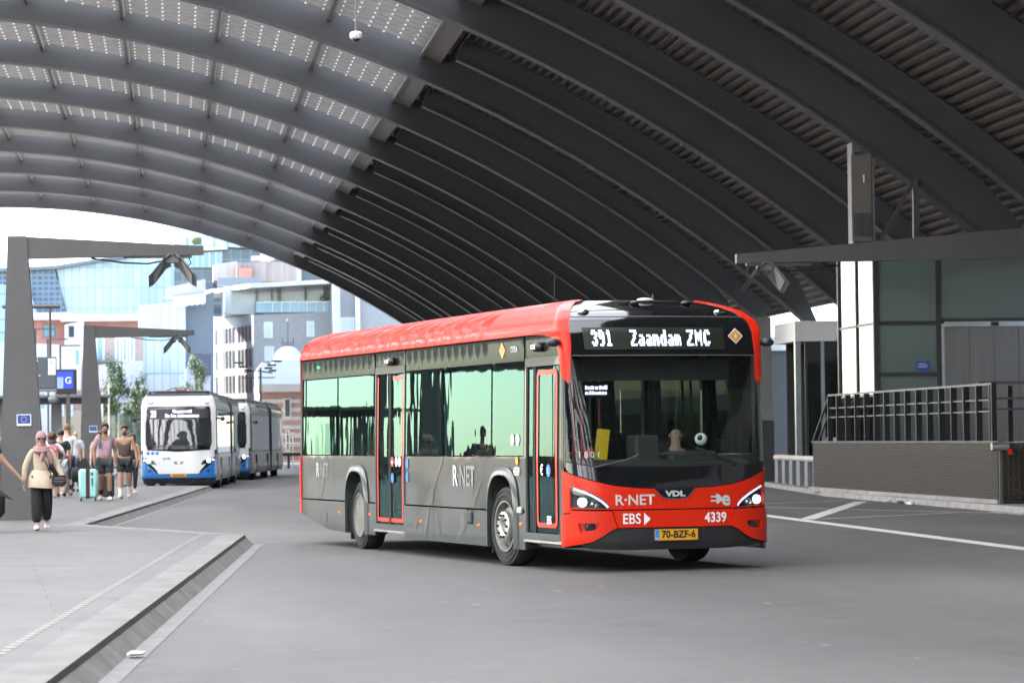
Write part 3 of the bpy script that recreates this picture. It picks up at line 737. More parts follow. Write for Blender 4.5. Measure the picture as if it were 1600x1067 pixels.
# rear double door and front door
def door(name, x0, x1, ztop, zbot, leaves, red_half=False):
    d = thing(name, None, None); d.parent = bus
    b = MB(); panel(b, SH, flank(zbot, ztop+.10, x0, x1), [flank(zbot+.09, ztop, x0+.045, x1-.045)], off=.012, thick=.06, side_step=.2)
    b.build('door_frame', M['bus_grey'], d, smooth=True)
    b = MB(); panel(b, SH, flank(ztop+.10, 2.735, x0, x1), off=.0, thick=.05, side_step=.2); b.build('header_panel', M['dark_glass'], d, smooth=True)
    b = MB(); panel(b, SH, flank(zbot-.02, zbot+.005, x0, x1), off=.03, thick=.06, side_step=.2); b.build('step_edge', M['silver'], d)
    for (a, c, red) in leaves:
        lf = MB(); panel(lf, SH, flank(zbot+.10, ztop-.01, a, c), off=-.008, thick=.02, side_step=.2); l = lf.build('door_leaf', M['side_glass'], d, smooth=True)
        b = MB(); e = .055
        if red == 'ring':
            panel(b, SH, rect(ux(a)+.06, ux(c)-.07, zbot+.16, ztop-.05, .07), [rect(ux(a)+.06+e, ux(c)-.07-e, zbot+.16+e, ztop-.05-e, .04)], off=.002, thick=0, side_step=.2)
        elif red == 'L':
            panel(b, SH, [(ux(a)+.03, zbot+.12), (ux(c)-.03, zbot+.12), (ux(c)-.03, zbot+.12+e), (ux(a)+.03+e, zbot+.12+e), (ux(a)+.03+e, ztop-.04), (ux(a)+.03, ztop-.04)], off=.002, thick=0, side_step=.2)
        elif red == 'R':
            panel(b, SH, [(ux(a)+.03, zbot+.12), (ux(c)-.03, zbot+.12), (ux(c)-.03, ztop-.04), (ux(c)-.5, ztop-.04), (ux(c)-.5, ztop-.04-e), (ux(c)-.03-e, ztop-.04-e), (ux(c)-.03-e, zbot+.12+e), (ux(a)+.03, zbot+.12+e)], off=.002, thick=0, side_step=.2)
        if red: b.build('door_trim', M['red'], l)
        b = MB(); panel(b, SH, flank(zbot+.09, ztop, a-.012, a+.022), off=.006, thick=.03); panel(b, SH, flank(zbot+.09, ztop, c-.022, c+.012), off=.006, thick=.03); b.build('door_seal', M['black_rubber'], l)
    return d
rd = door('rear_door', D1[0], D1[1], 2.44, .30, [(D1[0]+.06, -7.37, 'L'), (-7.33, D1[1]-.06, 'R')])
fd = door('front_door', D2[0], D2[1], 2.38, .34, [(D2[0]+.06, -1.27, None), (-1.23, D2[1]-.06, 'ring')])
def decal(sh, parent, x, z, r, mat, name='pictogram', ring=None, off=.012, u=None):
    b = MB(); c = ux(x) if u is None else u
    panel(b, sh, [(c+r*math.cos(k*math.pi/6), z+r*math.sin(k*math.pi/6)) for k in range(12)], off=off, thick=0)
    return b.build(name, mat, parent)
M['sticker_blue'] = pm('sticker_blue', (.03, .2, .6), .4, var=0); M['sticker_red'] = pm('sticker_red', (.7, .04, .04), .4, var=0)
for x, z, m in ((-7.2, 1.24, 'sticker_red'), (-7.0, 1.24, 'letter_white'), (-6.85, 1.24, 'letter_white'), (-7.2, 1.02, 'sticker_blue')): decal(SH, rd, x, z, .07, M[m])
for x, z in ((-6.5, 1.22), (-6.5, 1.04)): decal(SH, bus, x, z, .07, M['sticker_blue'], off=.01)
sh_text(SH, '–', ux(-7.2), 1.24, .16, M['letter_white'], rd, 'pictogram_bar', bold=.01, off=.016)
decal(SH, fd, -.72, 1.16, .075, M['sticker_blue']); sh_text(SH, '€', ux(-.95), 1.16, .17, M['letter_white'], fd, bold=.004, off=.014); sh_text(SH, 'L', ux(-.72), 1.16, .1, M['letter_white'], fd, 'pictogram_sign', off=.016)
sh_text(SH, 'EBS', ux(-.70), .585, .13, M['letter_white'], fd, xs=.8, bold=.003, off=.014)
for x in (-2.05, -1.85): decal(SH, bus, x, 1.52, .07, M['letter_white'], off=.008)
decal(SH, bus, -1.86, 1.27, .05, M['plate_yellow'], off=.014)
# orange side markers, hatches, camera pods over the doors, green lamp, citea lettering, charge sticker
for x, z in ((-9.95, .50), (-8.33, .50), (-5.85, .46), (-3.35, .47), (-1.72, .52)):
    p = SH.pt(ux(x), z, .015); MB().bbox(p.x-.045, p.x+.045, p.y-.012, p.y+.02, p.z-.018, p.z+.018, .008).build('side_marker', M['amber'], bus)
p = SH.pt(ux(-1.73), .68, .02); MB().bbox(p.x-.06, p.x+.06, p.y-.03, p.y+.03, p.z-.045, p.z+.045, .02).build('spray_nozzle', M['silver'], bus)
p = SH.pt(ux(-3.72), .56, .015); MB().bbox(p.x-.11, p.x+.11, p.y-.02, p.y+.02, p.z-.09, p.z+.09, .03).build('charge_flap', M['black_plastic'], bus)
for x, z0, z1, of in ((-10.3, .68, 1.31, .002), (-5.5, .68, 1.31, .002), (-3.15, .68, 1.31, .002), (-10.25, .25, .65, .015), (-5.0, .25, .65, .015), (-4.45, .25, .65, .015)):
    sm = MB(); strip(sm, SH, [(ux(x), z0), (ux(x), z1)], .008, of); sm.build('panel_seam', M['black_plastic'], bus)
for x, z in ((-7.22, 2.60), (-1.05, 2.60)):
    q = SH.pt(ux(x), z, .02); b = MB(); b.ball((q.x, q.y-.02, q.z), (.13, .07, .06), 14, 8); b.build('door_camera', M['black_plastic'], bus, smooth=True)
    MB().bbox(q.x-.07, q.x+.07, q.y-.085, q.y-.05, q.z-.03, q.z+.03, .01).build('camera_lens', M['chrome'], bus)
q = SH.pt(ux(-11.15), 2.62, .012); MB().ball((q.x, q.y, q.z), (.10, .012, .022)).build('status_lamp', M['green_led'], bus)
sh_text(SH, 'CITEA', ux(-2.0), 2.60, .10, M['letter_grey'], bus, bold=.003, off=.01)
b = MB(); panel(b, SH, [(ux(-2.45), 2.50), (ux(-2.33), 2.60), (ux(-2.45), 2.71), (ux(-2.57), 2.60)], off=.01, thick=0); b.build('charge_sticker', pm('sticker_orange', (.62, .34, .12), .45, var=0), bus)
# wheels
wheel(bus, WF, -1.12, -1, R(5)); wheel(bus, WF, 1.12, 1, R(5)); wheel(bus, WR, -1.10, -1, 0, False); wheel(bus, WR, 1.10, 1, 0, False)
# ------------------------------------------------------------ front of the bus
mirp = lambda pl: [(SH.mir(u), z) for u, z in reversed(pl)]
half_top = [(ux(-.33), 1.165), (fy(-1.2), 1.125), (fy(-1.0), 1.05), (fy(-.75), .985), (fy(-.5), .955), (fy(-.255), .945), (fy(-.20), .89), (fy(-.15), .835), (fy(-.09), .82)]
half_bot = [(ux(-.33), .675), (ux(-.20), .685), (fy(-1.19), .725), (fy(-.78), .715)]
band = half_bot+[(SH.mir(u), z) for u, z in reversed(half_bot)]+[(SH.mir(u), z) for u, z in half_top]+[(u, z) for u, z in reversed(half_top)]
hl = [(fy(-1.195), .985), (fy(-1.195), .74), (fy(-.775), .722), (fy(-.80), .77), (fy(-.86), .83), (fy(-.96), .89), (fy(-1.08), .945)]
hlm = [(SH.mir(u), z) for u, z in reversed(hl)]
b = MB(); panel(b, SH, band, [hl, hlm], off=.012, thick=.05, step=.05); b.build('front_panel', M['red'], bus, smooth=True)
b = MB(); panel(b, SH, [(fy(-.752), .70), (fy(-.69), .505), (fy(.69), .505), (fy(.752), .70)], off=.012, thick=.05); b.build('front_flap', M['red'], bus, smooth=True)
bump = [(ux(-.33), .66), (ux(-.21), .67), (fy(-1.185), .705), (fy(-.765), .695), (fy(-.70), .505), (fy(-.78), .47), (fy(-.88), .40), (fy(-.98), .35), (fy(-1.1), .325), (ux(-.33), .29)]
fogp = [(fy(-1.12), .56), (fy(-.90), .56), (fy(-.93), .49), (fy(-1.10), .46)]
for mir in (False, True):
    b = MB(); panel(b, SH, bump, [fogp], off=.03, thick=.08, step=.05, mirror=mir); b.build('bumper_corner', M['red'], bus, smooth=True)
    b = MB(); panel(b, SH, fogp, off=-.02, thick=0, step=.05, mirror=mir); b.build('fog_recess', M['red'], bus)
    q = SH.pt(fy(-1.0), .515, -.01); s = 1 if not mir else -1
    MB().lathe([(.058, -.03), (.058, .02), (.045, .032), (.001, .034)], (q.x, q.y*s, q.z), 'X', 20).build('fog_lamp', M['black_plastic'], bus, smooth=True)
trim = [(fy(-.69), .495), (fy(-.78), .46), (fy(-.88), .39), (fy(-.98), .338), (fy(-1.1), .31), (fy(-1.0), .27), (fy(-.6), .25)]
trim += [(SH.mir(u), z) for u, z in reversed(trim)]
b = MB(); panel(b, SH, trim, off=.005, thick=.05); b.build('bumper_trim', M['black_plastic'], bus, smooth=True)
for mir in (False, True):
    s = -1 if mir else 1
    h = thing('headlight', None, None); h.parent = bus
    b = MB(); panel(b, SH, hl, off=-.025, thick=0, step=.05, mirror=mir); b.build('housing', M['black_gloss'], h, smooth=True)
    q = SH.pt(fy(-1.075), .80, 0); MB().lathe([(.052, -.03), (.052, .004), (.04, .014), (.001, .018)], (q.x-.01, q.y*s, q.z), 'X', 20).build('main_lamp', M['lamp'], h, smooth=True)
    q = SH.pt(fy(-.955), .775, 0); MB().lathe([(.036, -.02), (.05, -.01), (.05, .006), (.041, .006), (.036, -.012), (.02, -.005), (.001, 0)], (q.x-.008, q.y*s, q.z), 'X', 20).build('dip_lamp', M['chrome'], h, smooth=True)
    b = MB(); dl = [(fy(-1.165), .955), (fy(-1.07), .918), (fy(-.965), .868), (fy(-.87), .808), (fy(-.815), .758), (fy(-.80), .735)]
    strip(b, SH, dl, .024, -.004)
    if mir: b.v = [(x, -y, z) for x, y, z in b.v]
    b.build('light_bar', M['drl'], h)
    b = MB(); panel(b, SH, hl, off=.008, thick=0, step=.05, mirror=mir); b.build('lens', M['clear_glass'], h, smooth=True)
sh_text(SH, 'R·NET', fy(-.49), .815, .165, M['letter_grey'], bus, bold=.003, off=.018, xs=1.05)
sh_text(SH, 'EBS', fy(-.53), .60, .165, M['letter_white'], bus, bold=.002, off=.018, xs=.88)
b = MB(); panel(b, SH, [(fy(-.385), .675), (fy(-.305), .60), (fy(-.385), .53)], off=.018, thick=0); b.build('arrow_logo', M['letter_white'], bus)
sh_text(SH, '4339', fy(.50), .60, .155, M['letter_white'], bus, bold=.004, off=.018, xs=.9)
sh_text(SH, 'e', fy(.635), .815, .24, M['letter_grey'], bus, bold=.006, off=.018)
b = MB(); uo = fy(.42)
panel(b, SH, [(uo+.09, .76), (uo+.115, .76), (uo+.16, .795), (uo+.16, .835), (uo+.115, .872), (uo+.09, .872)], off=.018, thick=0)
for z in (.785, .832): panel(b, SH, [(uo+.02, z), (uo+.09, z), (uo+.09, z+.018), (uo+.02, z+.018)], off=.018, thick=0)
panel(b, SH, [(uo+.16, .806), (uo+.19, .806), (uo+.19, .822), (uo+.16, .822)], off=.018, thick=0); b.build('plug_symbol', M['letter_grey'], bus)
# badge in the notch, number plate
b = MB(); strip(b, SH, [(fy(-.245), .93), (fy(-.195), .882), (fy(-.145), .838), (fy(0), .825), (fy(.145), .838), (fy(.195), .882), (fy(.245), .93)], .014, .022); b.build('badge_frame', M['chrome'], bus)
sh_text(SH, 'VDL', fy(0), .882, .085, M['letter_grey'], bus, name='badge', xs=1.5, bold=.004, off=.02)
npl = MB(); panel(npl, SH, rect(fy(-.265), fy(.265), .355, .48, .01), off=.035, thick=.03); np_ = npl.build('number_plate', M['plate_yellow'], bus)
b = MB(); panel(b, SH, rect(fy(-.275), fy(.275), .345, .49, .012), off=.028, thick=.03); b.build('plate_holder', M['black_plastic'], bus)
b = MB(); panel(b, SH, [(fy(-.262), .36), (fy(-.212), .36), (fy(-.212), .475), (fy(-.262), .475)], off=.038, thick=0); b.build('plate_band', M['sticker_blue'], np_)
sh_text(SH, 'NL', fy(-.237), .375, .035, M['letter_white'], np_, off=.041)
sh_text(SH, '70-BZF-6', fy(.025), .418, .115, M['black_plastic'], np_, xs=.95, bold=.0035, off=.04)
# windscreen, black mask, destination display
W0 = ux(-.27); bl = [(W0, 1.21)]+half_top[1:]
low = [(W0, 1.185)]+[(u, z+.012) for u, z in half_top[1:]]
mask_low = low+[(SH.mir(u), z) for u, z in reversed(low)]+[(SH.mir(W0), 1.26), (fy(1.0), 1.21), (fy(0), 1.19), (fy(-1.0), 1.21), (W0, 1.26)]
b = MB(); panel(b, SH, mask_low, off=.004, thick=.02, step=.06); b.build('front_mask', M['black_gloss'], bus, smooth=True)
scr = [(W0, 1.27), (fy(-1.0), 1.22), (fy(0), 1.20), (fy(1.0), 1.22), (SH.mir(W0), 1.27), (SH.mir(W0), 2.47), (W0, 2.47)]
b = MB(); panel(b, SH, scr, off=.004, thick=.01, step=.06); b.build('windscreen', M['screen_glass'], bus, smooth=True)
up = [(ux(-.36), 2.485), (SH.mir(ux(-.36)), 2.485), (SH.mir(ux(-.40)), 2.8), (fy(1.12), 3.138), (fy(-1.12), 3.138), (ux(-.40), 2.8)]
b = MB(); panel(b, SH, up, off=.002, thick=.02, step=.05); b.build('front_mask', M['black_gloss'], bus, smooth=True)
b = MB()
for x in (-.33, -.27): pass
panel(b, SH, flank(1.2, 2.47, -.33, -.275), off=.006, thick=.04); panel(b, SH, flank(.3, 2.735, -.33, -.30), off=.01, thick=.04); b.build('corner_post', M['bus_grey'], bus)
b = MB(); panel(b, SH, flank(.3, 2.47, -.35, -.275), mirror=True, thick=.04); panel(b, SH, flank(1.33, 2.735, -.5, -.33), mirror=True, thick=.04); b.build('corner_post', M['black_plastic'], bus)
b = MB(); panel(b, SH, rect(fy(-1.0), fy(.76), 2.545, 2.80, .01), off=.006, thick=0); dd = b.build('destination_display', pm('display_panel', (.018, .021, .014), .35, var=0), bus)
FONT = {'3': '01110 11011 00011 00110 00011 11011 01110', '9': '01110 11011 11011 01111 00011 00011 01110', '1': '00110 01110 00110 00110 00110 00110 01111', 'Z': '11111 00011 00110 00110 01100 11000 11111',
        'a': '00000 00000 01110 00011 01111 11011 01111', 'n': '00000 00000 11110 11011 11011 11011 11011', 'd': '00011 00011 01111 11011 11011 11011 01111', 'm': '00000 00000 11110 11111 11111 10101 10101', 'M': '10001 11011 11111 11111 10101 10001 10001', 'C': '01110 11011 11000 11000 11000 11011 01110'}
def led_text(txt, y0, z0, w, h, adv):                        # rows of lamps of a dot matrix display
    b = MB()
    for i, ch in enumerate(txt):
        for r, row in enumerate(FONT[ch].split()):
            for c_, bit in enumerate(row):
                if bit == '1':
                    u = fy(y0+i*adv+c_*w/5); z = z0+h-(r+1)*h/7
                    b.quad(*[SH.pt(a_, q, .012) for a_, q in ((u, z), (u+w/5*.97, z), (u+w/5*.97, z+h/7*.95), (u, z+h/7*.95))])
    return b.build('lettering', M['led'], dd)
led_text('391', -.905, 2.585, .072, .185, .083); led_text('Zaandam', -.435, 2.585, .078, .185, .0915); led_text('ZMC', .27, 2.585, .085, .185, .108)
rb_ = MB(); uo = fy(.915)
panel(rb_, SH, [(uo-.105, 2.70), (uo, 2.61), (uo+.105, 2.70), (uo, 2.79)], off=.010, thick=0); rbo = rb_.build('charge_sticker', M['letter_white'], bus)
b = MB(); panel(b, SH, [(uo-.092, 2.70), (uo, 2.622), (uo+.092, 2.70), (uo, 2.778)], off=.013, thick=0); b.build('sticker_face', pm('sticker_orange', (.55, .28, .06), .45, var=0), rbo)
b = MB(); panel(b, SH, [(uo+.012, 2.745), (uo-.02, 2.695), (uo, 2.695), (uo-.012, 2.655), (uo+.02, 2.705), (uo, 2.705)], off=.016, thick=0); b.build('flash_symbol', M['letter_white'], rbo)
sm = MB(); strip(sm, SH, [(fy(-1.15), 2.93), (fy(-.6), 2.93), (fy(0), 2.93), (fy(.6), 2.93), (fy(1.12), 2.93)], .008, .006); strip(sm, SH, [(fy(-1.15), 2.478), (fy(0), 2.478), (fy(1.15), 2.478)], .012, .006)
sm.build('mask_seam', pm('seam_grey', (.09, .09, .09), .5, var=0), bus)
# marker lamps, roof pod, antennas
for y in (-.98, .88):
    q = SH.pt(fy(y), 2.985, .01); b = MB(); b.ball((q.x, q.y, q.z), (.04, .07, .03), 14, 8); b.build('marker_lamp', M['chrome'], bus, smooth=True)
for y, m in ((-.22, 'black_plastic'), (.62, 'black_plastic'), (.02, 'white_paint')):
    q = SH.pt(fy(y), 3.09 if m != 'white_paint' else 3.13, .02); b = MB(); b.ball((q.x, q.y, q.z), (.07, .06 if m != 'white_paint' else .105, .026), 14, 8); b.build('marker_lamp' if m != 'white_paint' else 'roof_antenna', M[m], bus, smooth=True)
b = MB(); b.lathe([(.03, 3.13), (.02, 3.2), (.008, 3.26)], (-1.7, .42, 0), n=10); b.tube([(-1.6, -.88, 3.17), (-1.55, -.88, 3.52)], .006); b.build('aerial', M['black_plastic'], bus)
# mirror cameras on both sides
for s in (-1, 1):
    b = MB(); b.ball((-.36, s*1.33, 2.63), (.07, .085, .05), 14, 8); b.tube([(-.42, s*1.2, 2.64), (-.37, s*1.32, 2.63)], .03); b.build('mirror_camera', M['black_plastic'], bus, smooth=True)
# wipers
for pts in (((-.95, 1.19), (-.55, 1.28), (-.42, 1.335)), ((.28, 1.40), (.45, 1.34), (.80, 1.21)), ((-.2, 1.335), (.28, 1.345), (.5, 1.345))):
    b = MB(); b.tube([SH.pt(fy(y), z, .03) for y, z in pts], .013 if pts[0][0] < 0 else .02, 6); b.build('wiper', M['black_plastic'], bus)
# ------------------------------------------------------------ interior seen through the glass
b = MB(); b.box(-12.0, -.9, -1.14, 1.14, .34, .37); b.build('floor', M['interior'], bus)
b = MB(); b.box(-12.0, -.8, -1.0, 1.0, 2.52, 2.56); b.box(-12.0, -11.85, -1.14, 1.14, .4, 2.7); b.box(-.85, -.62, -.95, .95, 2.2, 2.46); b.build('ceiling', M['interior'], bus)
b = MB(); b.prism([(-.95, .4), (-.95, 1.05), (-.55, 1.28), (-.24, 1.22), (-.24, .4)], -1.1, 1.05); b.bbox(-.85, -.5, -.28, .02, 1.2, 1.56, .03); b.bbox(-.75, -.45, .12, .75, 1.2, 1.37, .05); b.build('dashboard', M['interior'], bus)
st0 = None
def seat(x, y, face=1, drv=False):
    t = thing('seat', None, None, (x, y, .37), 0 if face > 0 else math.pi); t.parent = bus
    MB().bbox(-.22, .22, -.22, .22, .38, .48, .03).build('cushion', M['seat'], t); MB().bbox(-.28, -.18, -.22, .22, .48, 1.15, .04).build('backrest', M['seat'], t); MB().tube([(-.2, 0, 0), (-.1, 0, .4)], .04).build('seat_leg', M['interior'], t)
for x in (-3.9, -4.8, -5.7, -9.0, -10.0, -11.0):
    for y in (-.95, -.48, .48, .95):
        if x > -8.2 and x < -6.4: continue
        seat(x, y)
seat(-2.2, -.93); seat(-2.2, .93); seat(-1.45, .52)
b = MB(); b.box(-1.9, -1.86, .05, 1.1, .4, 2.1); b.build('driver_partition', M['screen_glass'], bus)
for x, y, m in ((-1.6, -.55, 'pole_red'), (-1.7, -.9, 'pole_red'), (-2.6, -.3, 'pole_red'), (-3.3, .3, 'pole_red'), (-4.4, -.3, 'pole_red'), (-5.3, .3, 'pole_red'), (-6.5, -.3, 'pole_red'), (-8.2, -.3, 'pole_red'), (-9.5, .3, 'pole_red')):
    MB().tube([(x, y, .37), (x, y, 2.52)], .02).build('grab_pole', M[m], bus)
MB().tube([(-1.6, -.55, 1.35), (-1.7, -.9, 1.35)], .02).build('grab_rail', M['pole_red'], bus)
b = MB(); b.loft([[(-1.0+dx, -.60+dy, z) for dx, dy in ((-.06, -.09), (.06, -.09), (.06, .09), (-.06, .09))] for z, dx, dy in ((1.22, 0, 0), (1.62, 0, 0))]) if False else b.bar((-.8, -.62, 1.22), (-.8, -.57, 1.63), .17, .10); b.build('ticket_reader', M['pole_yellow'], bus)
b = MB(); b.bar((-.79, -.85, 1.2), (-.76, -.74, 1.42), .10, .06); b.build('reader_panel', M['pole_red'], bus)
b = MB(); b.bbox(-.6, -.55, .20, .34, 1.43, 1.57, .02); b.build('screen', M['interior'], bus) if False else None
ey = thing('toy_eyeball', 'white toy eyeball with a black pupil on the dashboard of the red bus', 'toy', (0, 0, 0)) if False else None
b = MB(); b.bbox(-1.06, -1.0, -.76, -.36, 2.0, 2.185, .01); ip = b.build('passenger_screen', M['black_plastic'], bus)
def rows(mb, x, y0, z, n, w_, h):
    y = y0
    for i in range(n):
        d = random.uniform(.5, 1.2)*w_; mb.box(x, x+.004, y, y+d*.75, z, z+h*random.uniform(.75, 1.1)); y += d
b = MB(); rows(b, -.998, -.72, 2.10, 7, .05, .045); rows(b, -.998, -.72, 2.04, 8, .042, .04); b.build('screen_text', M['led'], ip)
sh_text(SH, '1801', fy(-.99), 1.34, .10, M['letter_white'], bus, off=-.02, sp=1.5)
# ------------------------------------------------------------ white and blue articulated bus
SW = Shell(1.275, [(.1, .06), (.45, 0), (2.7, .02), (2.95, .08), (3.1, .2)], [(.1, -.08), (.4, 0), (1.1, -.02), (2.4, -.12), (3.0, -.22), (3.15, -.32)])
wx, wy = SW.X, SW.Y
M['side_silver'] = pm('bus_side_silver', (.30, .305, .31), .35, metal=.1, var=.10, scale=1.2, coat=.15)
M['side_win'] = glass('bus_side_window', (.3, .33, .33), .3, 1.4, .02, .08, 1.2, (.08, .085, .09), (1, 1, .4), (.6, .65, .66))
abus = thing('articulated_bus', 'white and blue articulated bus showing number 21, standing beyond the platform tip', 'bus', (.14, 100.0, 0), R(-93.6), 'white and blue articulated buses')
def mm(u): return 2*SW.U-u
b = MB()
face = [(wx(-.2), 1.28), (wx(-.2), 1.05), (wy(-1.05), .98), (wy(-.72), .62), (wy(-.66), .50), (wy(.66), .50), (wy(.72), .62), (wy(1.05), .98), (mm(wx(-.2)), 1.05), (mm(wx(-.2)), 1.28), (wy(.9), 1.27), (wy(0), 1.22), (wy(-.9), 1.27)]
panel(b, SW, face, off=.006); b.build('front_panel', M['white_paint'], abus, smooth=True)
blu = [(wx(-.25), .98), (wy(-1.02), .82), (wy(-.78), .62), (wy(-.7), .50), (wy(.7), .50), (wy(.78), .62), (wy(1.02), .82), (mm(wx(-.25)), .98), (mm(wx(-.25)), .36), (wy(1.0), .36), (wy(.75), .42), (wy(-.75), .42), (wy(-1.0), .36), (wx(-.25), .36)]
b = MB(); panel(b, SW, [(wx(-.25), .98), (wy(-1.06), .82), (wy(-.78), .60), (wy(-.68), .47), (wy(.68), .47), (wy(.78), .60), (wy(1.06), .82), (mm(wx(-.25)), .98), (mm(wx(-.25)), .36), (wx(-.25), .36)], off=.003); b.build('bumper', M['blue_paint'], abus, smooth=True)
b = MB(); panel(b, SW, [(wx(-.3), .355), (mm(wx(-.3)), .355), (mm(wx(-.3)), .17), (wx(-.3), .17)], off=-.02); b.build('front_skirt', M['black_plastic'], abus, smooth=True)
frm = rect(wx(-.24), mm(wx(-.24)), 1.29, 2.62, .12)
b = MB(); panel(b, SW, rect(wx(-.13), mm(wx(-.13)), 1.30, 2.70, .14), off=.008); b.build('front_mask', M['black_gloss'], abus, smooth=True)
b = MB(); panel(b, SW, rect(wx(-.14), mm(wx(-.14)), 1.42, 2.28, .08), off=.014, thick=.01); b.build('windscreen', glass('bus_screen', (.2, .22, .22), .35, 1.9, .0, .03, 1.5, (.05, .055, .055)), abus, smooth=True)
b = MB(); panel(b, SW, [(wx(-.3), 1.28), (wx(-.3), 3.05), (mm(wx(-.3)), 3.05), (mm(wx(-.3)), 1.28), (mm(wx(-.12)), 1.28), (mm(wx(-.12)), 2.71), (wx(-.12), 2.71), (wx(-.12), 1.28)], off=.002); b.build('front_cap', M['white_paint'], abus, smooth=True)
b = MB(); panel(b, SW, rect(wy(-1.02), wy(1.02), 2.31, 2.62, .03), off=.014, thick=0); dd = b.build('destination_display', M['black_plastic'], abus)
sh_text(SW, '21', wy(-.82), 2.46, .30, M['led'], dd, xs=.7, bold=.012, off=.02)
sh_text(SW, 'Geuzenveld', wy(.12), 2.545, .14, M['led'], dd, xs=.95, bold=.004, off=.02); sh_text(SW, 'De Sav. Lohmanstraat', wy(.12), 2.40, .14, M['led'], dd, xs=.9, bold=.004, off=.02)
for s in (-1, 1):
    h = thing('headlight', None, None); h.parent = abus
    b = MB(); pl = [(wx(-.12), 1.04), (wy(-1.10), 1.03), (wy(-.80), .93), (wy(-.72), .80), (wx(-.12), .84)]
    panel(b, SW, pl, off=.016, thick=.02, mirror=s > 0); b.build('housing', M['black_gloss'], h)
    q = SW.pt(wy(-.98), .925, .02); MB().ball((q.x, q.y*-s, q.z), (.03, .075, .075)).build('main_lamp', M['lamp'], h)
    q = SW.pt(wy(-1.12), .955, .02); MB().ball((q.x, q.y*-s, q.z), (.03, .04, .04)).build('side_lamp', M['drl'], h)
    q = SW.pt(wy(-.96), .60, .01); MB().ball((q.x, q.y*-s, q.z), (.02, .05, .05)).build('fog_lamp', M['black_plastic'], abus)
    q = SW.pt(wy(-.95), 2.83, .01); MB().ball((q.x, q.y*-s, q.z), (.03, .09, .05)).build('marker_lamp', M['chrome'], abus)
    b = MB(); b.tube([(-.3, s*1.26, 2.32), (-.1, s*1.38, 2.30), (-.02, s*1.52, 2.29)], .035); b.bbox(-.1, .02, s*1.45-.07, s*1.45+.07, 2.22, 2.36, .03); b.build('mirror_camera', M['black_plastic'], abus)
np2 = MB(); panel(np2, SW, rect(wy(-.26), wy(.26), .40, .51), off=.02, thick=0); npo = np2.build('number_plate', M['plate_yellow'], abus)
sh_text(SW, '92-BGV-8', wy(0), .455, .09, M['black_plastic'], npo, bold=.002, off=.026)
for y in (-1.0, -.85, -.70): decal(SW, abus, 0, 1.18, .055, M['sticker_blue'], off=.014, u=wy(y))
sh_text(SW, 'GVB', wy(-.40), 1.0, .10, M['blue_paint'], abus, bold=.003, off=.014, xs=1.3)
b = MB(); panel(b, SW, [(wy(-.17), .90), (wy(-.12), .82), (wy(.12), .82), (wy(.17), .90)], off=.014, thick=0); bo = b.build('badge', M['black_gloss'], abus)
sh_text(SW, 'VDL', wy(0), .862, .06, M['chrome'], bo, off=.02, bold=.003)
for pts in (((-.85, 1.36), (-.3, 1.50)), ((.25, 1.36), (.8, 1.50))):
    b = MB(); b.tube([SW.pt(wy(y), z, .03) for y, z in pts], .014, 6); b.build('wiper', M['black_plastic'], abus)
b = MB(); b.tube([(-.75, -.95, 1.2), (-.75, -.95, 2.1)], .035); b.build('grab_pole', M['pole_yellow'], abus)
def section(x0, x1, nm):
    # flank panels both sides with windows, wheel arches, blue skirt line
    for s in (False, True):
        b = MB(); whs = [c for c in (-2.75, -8.75, -14.6) if x1 < c < x0 or x0 < c < x1]
        lo, hi = min(x0, x1), max(x0, x1); cur = lo
        for c in sorted(whs)+[None]:
            end = hi if c is None else c-.55
            panel(b, SW, [(wx(cur), .28), (wx(end), .28), (wx(end), 1.15), (wx(cur), 1.15)], mirror=s)
            if c is not None:
                panel(b, SW, [(c-.55, 1.02), (c+.55, 1.02), (c+.55, 1.15), (c-.55, 1.15)], mirror=s); cur = c+.55
        panel(b, SW, [(wx(lo), 2.62), (wx(hi), 2.62), (wx(hi), 3.12), (wx(lo), 3.12)], mirror=s)
        b.build('body_panel', M['side_silver'], abus, smooth=True)
        b = MB(); x = lo
        k = max(1, round((hi-lo)/1.75)); wd = (hi-lo)/k
        for i in range(k):
            b = MB(); panel(b, SW, [(wx(lo+i*wd+.03), 1.17), (wx(lo+(i+1)*wd-.03), 1.17), (wx(lo+(i+1)*wd-.03), 2.60), (wx(lo+i*wd+.03), 2.60)], off=-.004, mirror=s); b.build('window', M['side_win'], abus, smooth=True)
        b = MB()
        for i in range(k): b.box(lo+i*wd+.1, lo+i*wd+.16, (1.2 if s else -1.24), (1.24 if s else -1.2), 1.1, 2.65)
        b.build('window_post', M['black_plastic'], abus)
    lo, hi = min(x0, x1), max(x0, x1)
    b = MB(); b.box(lo, hi-.3, -1.1, 1.1, 3.05, 3.16); b.bbox(lo+.8, hi-1.6, -.9, .9, 3.15, 3.26, .06); b.build('roof', M['steel_grey'], abus)
    b = MB(); b.box(lo, hi-.35, -1.18, 1.18, .26, .40); b.build('underbody', M['black_plastic'], abus)
section(-.26, -10.2, 'front'); section(-11.1, -17.9, 'rear')
b = MB(); rg = []
for i in range(13):
    x = -10.2-.9*i/12; e = .0 if i % 2 else .07
    rg.append([(x, y*(1+e*.6), z+(e if z > 1 else 0)) for y, z in ((-1.2, .3), (-1.24, 1.2), (-1.22, 2.8), (-1.0, 3.1), (1.0, 3.1), (1.22, 2.8), (1.24, 1.2), (1.2, .3))])
b.loft(rg); b.build('bellows', pm('bellows', (.06, .06, .062), .7, var=.2), abus)
for c in (-2.75, -8.75, -14.6):
    for s in (-1, 1): wheel(abus, c, s*1.1, s, 0, True)
    MB().box(c-.54, c+.54, -.95, .95, .45, 1.02).build('wheel_housing', M['black_rubber'], abus)
